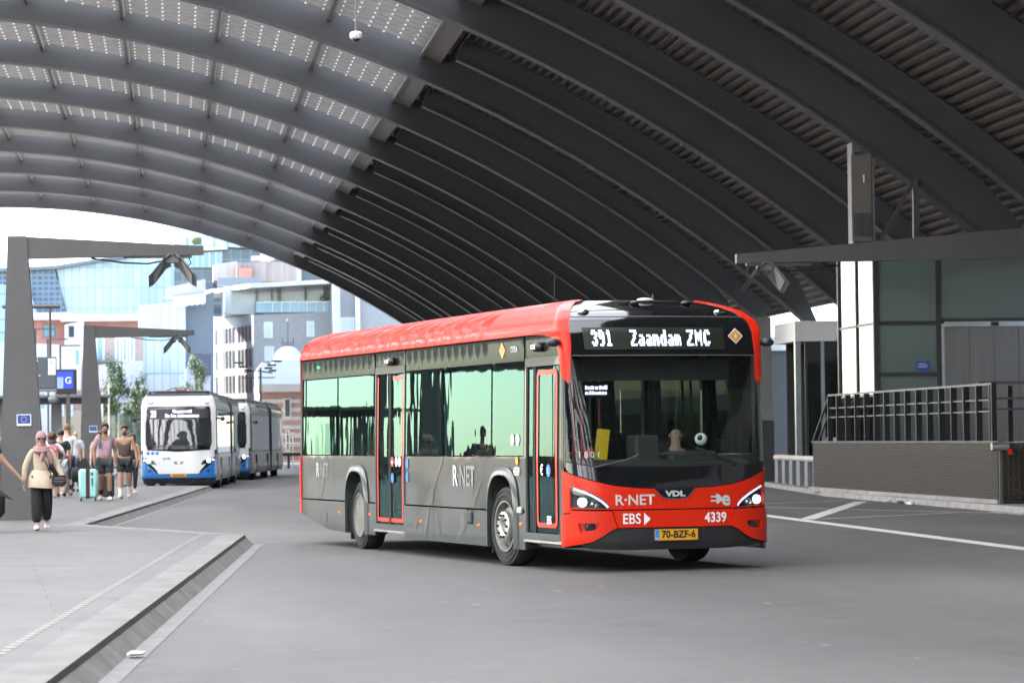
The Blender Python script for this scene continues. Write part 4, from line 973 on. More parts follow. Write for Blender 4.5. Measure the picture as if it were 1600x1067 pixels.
b = MB(); b.box(-18, -17.9, -1.22, 1.22, .35, 3.05); b.build('rear_panel', M['side_silver'], abus)
# roof rail and folded current collector in the middle of the roof front
b = MB()
for y in (-.95, .95): b.tube([(-.5, y, 3.12), (-.5, y, 3.2)], .03)
b.tube([(-.5, -1.0, 3.2), (-.5, 1.0, 3.2)], .022); b.build('roof_rail', M['black_plastic'], abus)
pg = MB(); rust = pm('collector_brown', (.25, .09, .05), .6, var=.2)
for p, q in (((-1.6, -.1, 3.28), (-1.4, -.22, 3.34)), ((-1.6, .1, 3.28), (-1.4, .22, 3.34)), ((-1.4, -.22, 3.34), (-1.4, .22, 3.34)), ((-1.4, -.45, 3.26), (-1.4, -.22, 3.34)), ((-1.4, .45, 3.26), (-1.4, .22, 3.34))): pg.tube([p, q], .018, 6)
pg.bbox(-1.7, -1.45, -.16, .16, 3.2, 3.3, .03); pg.build('current_collector', rust, abus)
ab2 = copy_tree(abus); ab2.location = (1.75, 120.0, 0); ab2.rotation_euler = (0, 0, R(-96))
tag(ab2, 'second white and blue articulated bus, mostly hidden behind the bus showing number 21', 'bus')
# ------------------------------------------------------------ lamp posts with cantilever arms
def gull_lamp(root, x, z, mirror=1):
    l = MB()
    for s in (-1, 1):
        rg = []
        for t, dz, w_ in ((.05, 0, .10), (.12, -.02, .11), (.34, -.30, .11), (.38, -.34, .09)):
            rg.append([(x+s*t-s*.02, -.30, z+dz+.15), (x+s*t-s*.02, .30, z+dz-.06), (x+s*t+s*.06, .30, z+dz-.10), (x+s*t+s*.06, -.30, z+dz+.08)])
        l.loft(rg)
    l.box(x-.12, x+.12, -.2, .2, z-.005, z+.09)
    o = l.build('lamp_head', M['steel_grey'], root)
    for s in (-1, 1):
        d = MB(); a = Vector((x+s*.165, 0, z-.06)); b_ = Vector((x+s*.35, 0, z-.315))
        d.quad((a.x, -.25, a.z+.085), (a.x, .25, a.z-.07), (b_.x, .25, b_.z-.07), (b_.x, -.25, b_.z+.085)); d.build('diffuser', pm('lamp_diffuser', (.5, .48, .44), .4, var=.05), o)
    return o
def lamp_post(root, post, beam, lampx, sign=True):
    (xl0, xr0, xl1, xr1, zb, ztop) = post
    p = MB(); d = .24
    p.loft([[(xl0, -d, zb), (xr0, -d, zb), (xr0, d, zb), (xl0, d, zb)], [(xl1, -d*.8, ztop), (xr1, -d*.8, ztop), (xr1, d*.8, ztop), (xl1, d*.8, ztop)]])
    p.build('post', M['post_grey'], root)
    (x0, t0, b0, x1, t1, b1) = beam
    bm = MB(); bm.loft([[(x0, -.15, b0), (x0, .15, b0), (x0, .15, t0), (x0, -.15, t0)], [(x1, -.10, b1), (x1, .10, b1), (x1, .10, t1), (x1, -.10, t1)]])
    s = 1 if x1 > x0 else -1
    bm.box(*sorted((lampx-s*.9, lampx+s*.35)), -.08, .08, b1-.055, b1-.002)
    bm.build('arm', M['post_grey'], root)
    gull_lamp(root, lampx, b1-.14)
    c = MB(); c.tube([(lampx-s*1.5, 0, b1-.05), (lampx-s*.9, -.03, b1-.14), (lampx-s*.45, -.02, b1-.16), (lampx-s*.15, 0, b1-.1)], .018, 6); c.tube([(lampx+s*.3, 0, b1-.04), (lampx+s*.34, 0, b1-.16), (lampx+s*.2, 0, b1-.24)], .012, 6)
    c.build('cable', M['black_plastic'], root)
    if sign:
        b = MB(); cx, cz = (xl0+xr0)/2+.02, 1.98
        b.box(cx-.13, cx+.13, -.262, -.242, cz-.11, cz+.10); so_ = b.build('flag_sign', M['letter_white'], root)
        b = MB(); b.box(cx-.115, cx+.115, -.266, -.2621, cz-.07, cz+.085); b.build('flag_field', M['signblue'], so_)
        b = MB()
        for k in range(12):
            a = k*math.pi/6; px, pz = cx+.048*math.cos(a), cz+.008+.048*math.sin(a)
            b.add([(px+(.010 if j % 2 == 0 else .004)*math.sin(j*math.pi/5), -.268, pz+(.010 if j % 2 == 0 else .004)*math.cos(j*math.pi/5)) for j in range(10)], [tuple(range(10))])
        b.build('stars', M['yellow_star'], so_)
lp = thing('lamp_post', 'tall grey tapered lamp post with arm behind the woman in a pink scarf', 'lamp post', (0, 56.2, 0), 0, 'lamp posts with cantilever arms')
lamp_post(lp, (-3.18, -2.30, -3.0, -2.66, PZ, 5.34), (-2.66, 5.33, 4.93, .57, 5.15, 4.99), .0)
lp2 = copy_tree(lp); lp2.location = (.12, 99.3, .02); tag(lp2, 'farther grey lamp post with arm on the platform, left of the white and blue bus')
lp3 = thing('lamp_post', 'dark lamp arm reaching in over the lift housing from the right edge of the photo', 'lamp post', (0, 57.5, 0), 0, 'lamp posts with cantilever arms')
lamp_post(lp3, (17.1, 18.0, 17.2, 17.6, .12, 5.58), (17.2, 5.575, 4.93, 10.8, 5.03, 4.86), 11.35, False)
# ------------------------------------------------------------ signs and shelter on the platform
sg_ = thing('departure_sign', 'dark hanging platform sign with white letters beside the nearest lamp post', 'sign', (-3.35, 75, 0))
MB().bbox(-.75, .50, -.06, .06, 2.88, 3.66, .02).build('panel', pm('sign_slate', (.06, .075, .1), .25, var=.1), sg_)
MB().box(-.75, .50, -.07, .07, 2.80, 2.875).build('bottom_bar', M['steel_grey'], sg_)
MB().box(.30, .48, -.068, -.0605, 3.22, 3.62).build('white_field', M['letter_white'], sg_)
MB().box(-.7, .12, -.068, -.0605, 3.20, 3.215).build('rule', M['letter_white'], sg_)
fm = lambda x, z: frame_m((x, -.068, z), (1, 0, 0), (0, 0, 1))
text_mesh('Halte G', .11, M['letter_white'], 'lettering', sg_, fm(-.12, 3.58), bold=.002); text_mesh('Ingang', .11, M['letter_white'], 'lettering', sg_, fm(-.33, 3.10), bold=.002); text_mesh('i', .12, M['black_plastic'], 'lettering', sg_, frame_m((.39, -.072, 3.52), (1, 0, 0), (0, 0, 1)), bold=.004)
b = MB()
for x in (-.55, -.1, .35): b.tube([(x, 0, 3.66), (x, 0, 4.9)], .03)
b.tube([(-.8, 0, 4.9), (.6, 0, 4.9)], .05); b.build('hanger', M['post_grey'], sg_)
b = MB(); b.loft([[(-.35, -.15, .15), (-.05, -.15, .15), (-.05, .15, .15), (-.35, .15, .15)], [(-.3, -.12, 2.8), (-.1, -.12, 2.8), (-.1, .12, 2.8), (-.3, .12, 2.8)]]); b.build('post', M['post_grey'], sg_)
gs = thing('platform_screen', 'black framed blue screen showing the letter G, beside the dark platform sign', 'screen', (-3.0, 86, 0))
MB().bbox(-.29, .29, -.09, .09, 2.92, 3.62, .02).build('housing', M['black_plastic'], gs)
MB().box(-.25, .20, -.096, -.0905, 3.08, 3.56).build('display', M['screen_blue'], gs); MB().box(-.25, -.08, -.10, -.0965, 3.08, 3.40).build('timetable', M['screen_light'], gs)
text_mesh('G', .26, M['letter_white'], 'lettering', gs, frame_m((.06, -.101, 3.30), (1, 0, 0), (0, 0, 1)), bold=.004)
b = MB(); b.loft([[(-.05, -.1, .15), (.15, -.1, .15), (.15, .1, .15), (-.05, .1, .15)], [(0, -.08, 2.92), (.1, -.08, 2.92), (.1, .08, 2.92), (0, .08, 2.92)]]); b.build('post', M['post_grey'], gs)
b = MB(); b.ball((-.35, 0, 2.78), (.16, .12, .12)); b.build('loudspeaker', M['steel_grey'], gs)
sh = thing('bus_shelter', 'grey steel and glass waiting shelter at the back of the platform', 'shelter', (-5.2, 122, .15))
for x in (-1.6, -.55, .55): MB().loft([[(x-.24, -.2, 0), (x+.24, -.2, 0), (x+.24, .2, 0), (x-.24, .2, 0)], [(x-.2, -.15, 3.0), (x+.2, -.15, 3.0), (x+.2, .15, 3.0), (x-.2, .15, 3.0)]]).build('column', M['steel_grey'], sh)
MB().box(-2.2, 2.6, -.3, .3, 2.95, 3.2).build('beam', M['post_grey'], sh); MB().box(-2.3, 2.7, -1.2, 1.2, 3.2, 3.3).build('roof', M['steel_grey'], sh)
for x in (-1.1, 1.2): MB().box(x-.5, x+.5, .1, .12, .3, 2.7).build('pane', M['clear_glass'], sh)
# lamp posts and a shelter out of view, added for the bus window reflections
for x, y, lab in ((-13.5, 60, 'unseen grey lamp post with arm, added at left to show in bus windows'), (-13.5, 78, 'second unseen grey lamp post at left, added beyond its twin for window reflections'),
        (-21, 84, 'unseen grey lamp post near the left water side, added for window reflections'), (-27, 98, 'unseen grey lamp post by the left parapet, added for window reflections')):
    c = copy_tree(lp); c.location = (x+2.7, y, 0); tag(c, lab)
c = copy_tree(sh); c.location = (-29, 104, PZ); c.rotation_euler = (0, 0, R(75)); tag(c, 'unseen waiting shelter by the far left parapet, added for window reflections')
# glass screens with white poles at the platform end
for i, (x, y) in enumerate(((-3.4, 148), (-1.9, 148), (-.4, 148))):
    gl_ = thing('glass_screen', ['glass wind screen panel at the far platform end, left one', 'glass wind screen panel at the far platform end, middle one', 'glass wind screen panel at the far platform end, next to the bus'][i], 'glass screen', (x, y, .15), 0, 'glass wind screens')
    MB().box(-.72, .72, -.02, .02, .15, 2.75).build('pane', glass('screen_pane', (.72, .8, .78), .8, 1.6, .02, 0, 1, (.3, .36, .36)), gl_)
    for s in (-1, 1): MB().tube([(s*.73, 0, 0), (s*.73, 0, 2.8)], .03).build('post', M['silver'], gl_)
for x, h, lab in ((-3.25, 3.7, 'shorter of two slim white poles behind the man in the pink shirt'), (-2.95, 4.1, 'taller of two slim white poles behind the man in the pink shirt')):
    tag(MB().lathe([(.05, 0), (.045, h), (.0, h+.03)], (x, 140, .15), n=10).build('pole', M['white_paint']), lab, 'pole', 'slim white poles')
# kerbside upstand seen left of the white bus
tag(MB().bbox(-1.75, -1.45, 97.0, 99.2, .15, .75, .06).build('concrete_block', M['conc']), 'low grey concrete block beside the front of the white and blue bus', 'block')
# ------------------------------------------------------------ lift housing on the raised deck at the right
TX, TY, TZ0, TZ1 = 16.93, 72.0, 1.35, 6.0
lt = thing('lift_housing', 'glazed lift housing with dark frame and steel sliding doors on the raised deck', 'lift', (TX, TY, 0))
fr_m = pm('dark_frame', (.035, .034, .034), .4, var=.1)
def mull(x0, x1, y0, y1, z0, z1): MB().box(x0, x1, y0, y1, z0, z1).build('mullion', fr_m, lt)
mull(-.05, .07, -.06, .06, TZ0, TZ1); mull(1.50, 1.60, -.05, .05, TZ0, TZ1); mull(-.05, .05, 1.85, 1.95, TZ0, TZ1); mull(-.06, .06, 3.85, 3.97, TZ0, TZ1); mull(4.2, 4.3, -.05, .05, TZ0, TZ1)
for z in (2.98, 4.22): mull(.071, 1.499, -.04, .04, z-.05, z+.05); mull(-.04, .04, .061, 1.849, z-.03 if z > 4 else z-.53, z+.03 if z > 4 else z-.47); mull(-.04, .04, 1.951, 3.849, z-.03 if z > 4 else z-.53, z+.03 if z > 4 else z-.47)
mull(1.601, 4.199, -.04, .04, 4.25, 4.33); mull(-.06, 4.3, -.06, 3.97, TZ1+.002, TZ1+.15)
for z0, z1 in ((TZ0, 2.93), (3.03, 4.17), (4.27, TZ1)): MB().box(.071, 1.499, -.012, .012, z0, z1).build('pane', M['tower_glass'], lt)
MB().box(1.601, 4.199, -.012, .012, 4.331, TZ1).build('pane', M['tower_glass'], lt)
for y0, y1 in ((.061, 1.849), (1.951, 3.849)):
    for z0, z1 in ((TZ0, 2.45), (2.51, 4.19), (4.25, TZ1)): MB().box(-.012, .012, y0, y1, z0, z1).build('pane', M['lift_side_glass'], lt)
MB().box(4.25, 4.28, .1, 3.85, TZ0, TZ1).build('back_wall', M['interior'], lt); MB().box(.1, 4.2, 3.86, 3.90, TZ0, TZ1).build('pane', M['tower_glass'], lt)
MB().box(.8, 4.1, 1.2, 3.4, TZ0, TZ1-.1).build('lift_shaft', pm('shaft_grey', (.15, .17, .165), .5, var=.15), lt)
dr = thing('lift_door', None, None); dr.parent = lt
dm = pm('brushed_steel', (.24, .222, .205), .38, metal=.7, var=.08, scale=1.0, stretch=(8, 8, .4))
for i in range(4): MB().box(1.70+i*.62, 1.70+i*.62+.612, -.03-.012*(i % 2), -.005-.012*(i % 2), TZ0, 4.12).build('door_leaf', dm, dr)
MB().box(1.62, 1.695, -.06, 0, TZ0, 4.20).build('door_jamb', M['silver'], dr); MB().box(1.70, 4.199, -.08, -.0, 4.125, 4.245).build('door_header', M['silver'], dr); MB().box(2.85, 3.05, -.086, -.081, 4.135, 4.235).build('sensor', M['black_plastic'], dr)
MB().box(1.0, 1.33, -.02, -.0125, 3.06, 3.29).build('notice', M['signblue'], lt)
b = MB()
for z, l in ((3.22, .2), (3.18, .24), (3.14, .22)): b.box(1.04, 1.04+l, -.024, -.0201, z, z+.014)
b.build('notice_text', M['letter_grey'], lt)
MB().ball((.55, .05, 3.52), .022).build('indicator_lamp', M['green_led'], lt)
tag(MB().bbox(18.48, 18.78, 71.55, 71.85, 1.36, 2.05, .02).build('litter_bin', M['black_plastic']), 'small black bin on the raised deck beside the lift doors', 'bin')
# raised deck with grating wall, kerb foot and railing
DX = 16.35
dk = thing('raised_deck', 'raised concrete deck with dark metal grating sides at the right of the road', 'deck', (0, 0, 0))
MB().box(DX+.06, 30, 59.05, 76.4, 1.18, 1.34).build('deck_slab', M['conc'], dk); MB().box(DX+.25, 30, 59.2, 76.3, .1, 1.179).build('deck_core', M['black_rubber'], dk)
gr = pm('grating_steel', (.078, .065, .053), .5, metal=.3, var=.15)
def grating(name, p0, p1, z0, z1, nrm):
    b = MB(); p0 = Vector(p0); p1 = Vector(p1); L = (p1-p0).length; d = (p1-p0)/L; n = Vector(nrm)
    k = 26
    for i in range(k):
        z = z0+(z1-z0)*(i+.5)/k
        b.loft([[(*(p+n*.05), z+.016), (*(p+n*.05), z-.002), (*p, z-.02), (*p, z+.0)] for p in (p0, p1)])
    m = int(L/.11)
    for i in range(m+1):
        p = p0+d*(L*i/m); w_ = .012 if i % 9 else .022
        b.box(min(p.x, p.x+n.x*.04)-abs(d.x)*w_, max(p.x, p.x+n.x*.04)+abs(d.x)*w_, min(p.y, p.y+n.y*.04)-abs(d.y)*w_, max(p.y, p.y+n.y*.04)+abs(d.y)*w_, z0, z1)
    return b.build(name, gr, dk)
g1_ = MB()
grating('grating', (DX, 59.0), (DX, 76.5), .21, 1.335, (-1, 0)); grating('grating', (DX+.05, 58.95), (DX+3.8, 58.95), .21, 1.335, (0, -1))
MB().box(DX-.08, DX+.05, 58.9, 76.9, .10, .205).build('plinth', M['conc'], dk); MB().box(DX+.06, 22, 58.9, 59.0, .10, .205).build('plinth', M['black_plastic'], dk)
MB().box(DX-.06, DX+.06, 58.88, 76.6, 1.341, 1.375).build('edge_strip', M['post_grey'], dk); MB().box(DX-.03, DX+.03, 58.86, 58.92, .1, 1.34).build('corner_post', M['post_grey'], dk)
b = MB(); b.lathe([(.0, -.22), (.085, -.22), (.09, .12), (.0, .12)], (DX+.02, 58.82, 1.27), 'X', 16); b.build('corner_tube', M['silver'], dk, smooth=True); MB().box(DX+.12, DX+.2, 58.75, 58.82, 1.10, 1.22).build('red_reflector', M['red'], dk)
rl = thing('railing', 'dark steel railing with three rails and flat balusters along the raised deck', 'railing', (0, 0, 0))
rm = pm('railing_steel', (.022, .02, .02), .42, metal=.4, var=.15); rm2 = pm('rail_steel', (.10, .095, .09), .4, metal=.3, var=.15)
N_ = 15
for i in range(N_+1):
    y = 59.45+(74.6-59.45)*i/N_
    MB().box(DX-.065, DX+.065, y-.03, y+.03, 1.376, 2.50).build('baluster', rm, rl)
MB().box(DX-.05, DX+.05, 59.3, 59.4, 1.376, 2.54).build('end_post', rm, rl)
for z, t in ((2.52, .022), (2.20, .014), (1.97, .014)): MB().box(DX-.03, DX+.03, 59.42, 74.7, z-t, z+t).build('rail', rm2, rl)
b = MB(); b.bar((DX, 74.7, 2.5), (DX, 76.6, 1.4), .05, .05); b.bar((DX, 74.7, 2.1), (DX, 76.3, 1.2), .04, .04); b.build('sloping_rail', rm, rl)
rl2 = thing('railing', 'second dark railing section running right from the deck corner post', 'railing', (0, 0, 0))
for i in range(7):
    x = DX+.34+i*.36; MB().box(x-.05, x+.05, 60.6, 60.67, 1.35, 2.50).build('baluster', rm, rl2)
for z, t in ((2.56, .03), (2.24, .022), (2.02, .022)): MB().box(DX+.0, DX+3.2, 60.5, 60.58, z-t, z+t).build('rail', rm2, rl2)
# low guard rail, left of the deck
gd = thing('guard_rail', 'low barrier of flat posts with pale worn tube, left of the raised deck', 'barrier', (0, 0, 0))
for i in range(8):
    t = i/7; x, y = 17.0+.95*t, 77.2+12.0*t
    MB().box(x-.06, x+.06, y-.22, y+.22, .12, .82).build('post', M['steel_grey'], gd)
MB().tube([(16.95, 76.8, .88), (18.0, 89.8, .88)], .085, 10).build('top_tube', pm('worn_pale_tube', (.5, .46, .42), .6, var=.35, scale=5), gd, smooth=True)
# glazed entrance behind it
en = thing('entrance_pavilion', 'white framed glass entrance with sliding doors, left of the lift housing', 'entrance', (18.25, 88, 0))
MB().box(0, 2.6, -.1, 3.0, 4.30, 4.90).build('fascia', M['white_paint'], en)
for x in (.0, ): MB().box(x, x+.16, -.1, .1, .12, 4.298).build('frame', M['silver'], en)
for x, w_ in ((.30, .08), (.78, .10), (1.42, .08)): MB().box(x, x+w_, -.05, .05, .12, 4.298).build('mullion', fr_m if x < .4 else M['silver'], en)
for x0, x1 in ((.38, .78), (.88, 1.42), (1.5, 2.6)): MB().box(x0, x1, -.01, .01, .12, 4.298).build('pane', M['lift_side_glass'], en)
MB().box(.35, 2.6, 2.9, 3.0, .12, 4.298).build('back_wall', M['interior'], en); MB().box(.88, 1.42, -.03, -.0101, .85, 1.45).build('frosted_film', M['letter_grey'], en)
# dark wall and grey bay at the foot of the roof
wl = thing('side_wall', 'grey concrete wall with a dark metal cabinet under the roof foot', 'wall', (17.2, 92.5, 0))
MB().box(.0, 1.25, 0, .3, .12, 5.2).build('wall_panel', pm('wall_grey', (.2, .195, .19), .7, var=.2, scale=1.2), wl); MB().bbox(.15, 1.2, -.5, -.02, .12, 2.0, .03).build('cabinet', pm('cabinet_dark', (.05, .046, .043), .6, var=.15), wl)
bw = thing('platform_wall', 'long dark wall, mostly unseen, added to keep light out at the station right side', 'wall', (24, 0, 0))
MB().box(0, .4, -110, 96, 0, 6.5).build('wall_panel', M['interior'], bw)  # mostly hidden wall, put here to block daylight from the right
MB().box(-1.5, -1.1, 118, 240, 0, 8.5).build('wall_panel', M['interior'], bw)
hb = thing('platform_canopy', 'pale grey station canopy edge showing beyond the roof foot at right', 'canopy', (21.5, 108, 0))
MB().box(-1.5, 30, 0, .6, 4.6, 5.1).build('fascia', M['white_paint'], hb); MB().box(-1.5, 30, .6, 20, 4.7, 4.9).build('soffit', M['steel_grey'], hb); MB().box(-1.5, 30, .3, .5, .1, 4.599).build('screen_wall', M['post_grey'], hb)
pp = thing('parapet', 'unseen dark parapet at the far left water side, added to darken bus reflections', 'wall', (-35.2, 0, 0))
MB().box(-.2, .2, -60, 208, 0, 1.35).build('wall_panel', M['post_grey'], pp)  # out of view, gives the bus flank something dark to reflect
# litter along the right kerb and at the gutter
for i, (x, y, c, s, lab) in enumerate(((15.85, 66.5, (.6, .6, .58), .10, 'crumpled white paper litter against the right kerb'), (15.83, 65.2, (.05, .1, .16), .08, 'dark blue scrap of litter on the right kerb'), (15.84, 64.3, (.62, .6, .6), .12, 'larger crumpled white bag by the right kerb'),
        (-.28, 21.9, (.6, .6, .58), .07, 'flat white paper scrap in the near gutter'))):
    b = MB(); n_ = 9
    b.ball((x, y, .03), (s, s*1.3, .04 if i < 3 else .012), n_, 5)
    b.v = [(p[0]+random.uniform(-.3, .3)*s, p[1]+random.uniform(-.3, .3)*s, max(.006, p[2]+random.uniform(-.2, .5)*s*.4)) for p in b.v]
    tag(b.build('litter', pm('litter', c, .7, var=.1)), lab, 'litter', 'litter by the kerbs')
# ------------------------------------------------------------ the city beyond the roof, brick and office glass paled in place of glare
def facade_grid(name, c_glass, c_line, cols, rows, lw=.02, var=.25):      # curtain wall: glass with mullion lines, in generated coordinates of the slab
    m = bpy.data.materials.new(name); m.use_nodes = True; t = m.node_tree; b = t.nodes['Principled BSDF']
    tc = nn(t, 'ShaderNodeTexCoord'); br = nn(t, 'ShaderNodeTexBrick'); br.offset = 0; br.inputs['Scale'].default_value = 1
    br.inputs['Brick Width'].default_value = 1.0/cols; br.inputs['Row Height'].default_value = 1.0/rows; br.inputs['Mortar Size'].default_value = lw/cols
    br.inputs['Color1'].default_value = c_glass+(1,); br.inputs['Color2'].default_value = tuple(k*(1-var) for k in c_glass)+(1,); br.inputs['Mortar'].default_value = c_line+(1,)
    sp_ = nn(t, 'ShaderNodeSeparateXYZ'); cb = nn(t, 'ShaderNodeCombineXYZ'); t.links.new(tc.outputs['Generated'], sp_.inputs[0])
    t.links.new(sp_.outputs['X'], cb.inputs['X']); t.links.new(sp_.outputs['Z'], cb.inputs['Y']); t.links.new(cb.outputs[0], br.inputs['Vector'])
    t.links.new(br.outputs[0], b.inputs['Base Color']); b.inputs['Roughness'].default_value = .12
    return m
brick_grey = pm('grey_brick', (.40, .37, .34), .8, var=.08, scale=3); wall_white = pm('white_render', (.62, .60, .57), .7, var=.06, scale=.5); red_brick = pm('red_brick', (.44, .21, .16), .8, var=.15, scale=1)
win_dark = pm('window_dark', (.05, .065, .08), .08, var=.3, scale=.6); win_light = pm('window_blind', (.68, .68, .66), .4, var=.08, scale=.6); win_blue = pm('window_sky', (.22, .38, .46), .08, var=.2, scale=.4)
def b7(name, lab, cat='building', group=None): return thing(name, lab, cat, (0, 0, 0), 0, group)
def slab(root, name, poly, y0, y1, mat): return MB().prism(poly, y0, y1, 'XZ').build(name, mat, root)
def windows(root, rects, y, frame, pane, t=.12):
    for x0, x1, z0, z1 in rects:
        f = MB(); f.box(x0, x1, y-.06, y-.001, z0, z1); o = f.build('window', frame, root)
        MB().box(x0+t, x1-t, y-.075, y-.0605, z0+t, z1-t).build('pane', pane, o)
# pale blue glass office with a slanted dark face
gt = b7('glass_office', 'long pale blue glass office block with a slanting dark facet at its left end')
slab(gt, 'curtain_wall', [(-12.488, 20.310), (-11.424, 15.806), (-11.496, 5.168), (4.718, 4.998), (4.868, 22.723), (-4.799, 21.587)], 330, 352, facade_grid('pale_curtain_wall', (.66, .79, .83), (.30, .48, .58), 21, 8, .05))
slab(gt, 'dark_facet', [(-21.185, 19.845), (-21.271, 5.265), (-11.506, 5.162), (-11.434, 15.716), (-12.605, 20.247)], 329.5, 345, facade_grid('dark_curtain_wall', (.07, .12, .18), (.15, .25, .35), 16, 26, .12, .5))
slab(gt, 'pale_bay', [(-21.158, 18.993), (-21.238, 5.259), (-14.592, 5.189), (-14.524, 15.647), (-15.323, 18.270)], 328, 329.4, facade_grid('pale_bay_glass', (.45, .62, .66), (.2, .35, .4), 8, 10, .06))
slab(gt, 'roof_edge', [(-21.153, 19.886), (-12.586, 20.267), (-4.784, 21.540), (-4.782, 21.872), (-12.583, 20.667), (-21.150, 20.299)], 328.5, 352, pm('roof_edge_grey', (.22, .23, .25), .6))
# dark blue glass tower
tw = b7('glass_tower', 'dark blue glass tower with a pale glazed top storey behind the grey brick block')
slab(tw, 'tower_body', [(0.141, 19.288), (0.016, 3.546), (13.753, 3.395), (13.915, 20.535), (10.499, 21.079), (5.254, 21.301), (1.980, 20.724)], 312, 335, facade_grid('navy_curtain_wall', (.085, .125, .165), (.14, .2, .25), 14, 16, .05, .3))
slab(tw, 'window_band', [(1.182, 19.356), (1.194, 20.798), (5.039, 20.976), (5.026, 19.336)], 311, 311.9, facade_grid('green_glass', (.22, .36, .38), (.5, .55, .55), 6, 1, .08, .3))
slab(tw, 'top_storey', [(0.156, 21.096), (5.574, 21.465), (13.767, 21.099), (13.779, 22.352), (8.533, 22.966), (0.167, 22.474)], 311.3, 333, facade_grid('top_glass', (.5, .68, .78), (.2, .3, .38), 10, 1, .1, .3))
slab(tw, 'cornice', [(1.325, 20.961), (5.563, 21.171), (5.565, 21.433), (1.328, 21.256)], 310.5, 311.2, wall_white)
pass_b = MB(); pass_b.ball((2.441, 310.5, 22.038), (.55, .4, .45), 8, 6); pass_b.build('roof_shrub', pm('shrub', (.1, .13, .05), .9), tw)
# grey brick block with the white cornice and the penthouse
gb_ = b7('brick_apartment_block', 'grey brick apartment block with white cornice and rows of tall windows', 'building')
Yg = 280
slab(gb_, 'wall', [(7.290, 4.439), (7.367, 13.173), (14.923, 13.416), (14.834, 4.360)], 280, 300, brick_grey)
lx, lz = 3.517, 13.578
b = MB(); xa, za = 7.367, 13.173
b.add([(xa-.01, 280.0, -1), (xa-.01, 280.0, za), (lx, 293, lz), (lx, 293, -1), (xa-.01, 293, -1), (xa-.01, 293, lz)], [(0, 1, 2, 3), (0, 4, 5, 1), (4, 3, 2, 5), (1, 5, 2)])
b.build('wall', pm('pale_stone', (.40, .385, .365), .75, var=.06, scale=.6), gb_)
d_ = (Vector((lx, 293))-Vector((xa, 280))); Ls = d_.length; d_ = d_/Ls; n_ = Vector((d_.y, -d_.x)); n_ = n_ if n_.y < 0 else -n_
for row, (zt, zb) in enumerate(((12.228, 10.811), (10.102, 8.450), (7.742, 6.090), (5.501, 3.850))):
    for k, s0 in enumerate((.05, .135, .215, .295, .42, .50, .58, .66, .80)):
        s0 = s0 if k < 8 else .82
        p = Vector((xa, 280))+d_*Ls*s0+n_*.06; q = p+d_*Ls*.052
        MB().add([(p.x, p.y, zb), (q.x, q.y, zb), (q.x, q.y, zt), (p.x, p.y, zt), (p.x-n_.x*.3, p.y-n_.y*.3, zb), (q.x-n_.x*.3, q.y-n_.y*.3, zb), (q.x-n_.x*.3, q.y-n_.y*.3, zt), (p.x-n_.x*.3, p.y-n_.y*.3, zt)], [(0, 1, 2, 3), (0, 4, 5, 1), (1, 5, 6, 2), (2, 6, 7, 3), (3, 7, 4, 0)]).build('window', win_dark, gb_)
windows(gb_, [(8.303, 9.127, 11.040, 12.517), (8.341, 9.225, 8.913, 10.271), (12.254, 12.963, 11.127, 12.547)], 280, M['white_paint'], win_light)
b = MB(); b.add([(lx-1.2, 292, 15.631), (6.959, 277, 15.506), (14.906, 277, 15.927), (14.906, 300, 15.927), (lx-1.2, 300, 15.631),
       (lx-1.2, 292, 15.932), (6.962, 277, 15.915), (14.909, 277, 16.279), (14.909, 300, 16.279), (lx-1.2, 300, 15.932)], [(0, 1, 2, 3, 4), (9, 8, 7, 6, 5), (0, 5, 6, 1), (1, 6, 7, 2), (2, 7, 8, 3), (3, 8, 9, 4), (4, 9, 5, 0)])
b.build('cornice', wall_white, gb_)
MB().box(4.715, 14.843, 283, 298, 13.356, 15.984).build('penthouse', pm('penthouse_glass', (.62, .68, .7), .1, var=.1, scale=.5), gb_)
for px0, px1 in ((394, 398), (418, 421), (428, 434), (470, 474), (500, 508)): MB().box((-15.866+0.059726*(px0)), (-15.866+0.059726*(px1)), 282.7, 282.99, 13.407, 16.034).build('mullion', brick_grey, gb_)
MB().box(4.741, 5.397, 281.9, 283.2, 13.359, 15.933).build('corner_column', wall_white, gb_)
rb7 = MB()
for px in (420, 434, 447, 461, 474, 488, 500, 517): rb7.box((-15.723+0.059173*(px))-.03, (-15.723+0.059173*(px))+.03, 280.1, 280.16, 13.357, 14.422)
rb7.box(7.618, 14.705, 280.09, 280.17, 14.339-.05, 14.339+.05); rb7.build('balcony_rail', M['white_paint'], gb_)
MB().box(7.617, 14.587, 280.3, 280.34, 13.396, 14.285).build('balcony_glass', win_blue, gb_)
for i, px in enumerate((410, 452, 472, 512)):
    b = MB()
    for k in range(60): c = (-15.765+(-9.954--15.765)*(px+random.uniform(-7, 7))/100, 281+random.uniform(-.3, .3), 13.544+random.uniform(0, .9 if i < 3 else 1.6)); b.ball(c, .09, 4, 3)
    b.build('terrace_shrub', pm('shrub2', (.09, .13, .05), .9), gb_)
# right-hand plain wall with pier and drain pipe
gw = b7('grey_gable_building', 'plain grey rendered building with pale pier and drainpipe behind the red bus roof')
slab(gw, 'wall', [(15.031, 4.316), (15.150, 16.575), (25.057, 16.520), (24.922, 4.212)], 276, 300, brick_grey)
MB().box(14.491, 15.073-.01, 274.4, 296, -1, 16.057).build('pier', wall_white, gw); MB().box(16.493, 16.902, 275.2, 275.9, -1, 15.021).build('drainpipe', M['white_paint'], gw)
windows(gw, [(15.113+.05, 16.456, 11.196, 12.715)], 276, M['white_paint'], win_light)
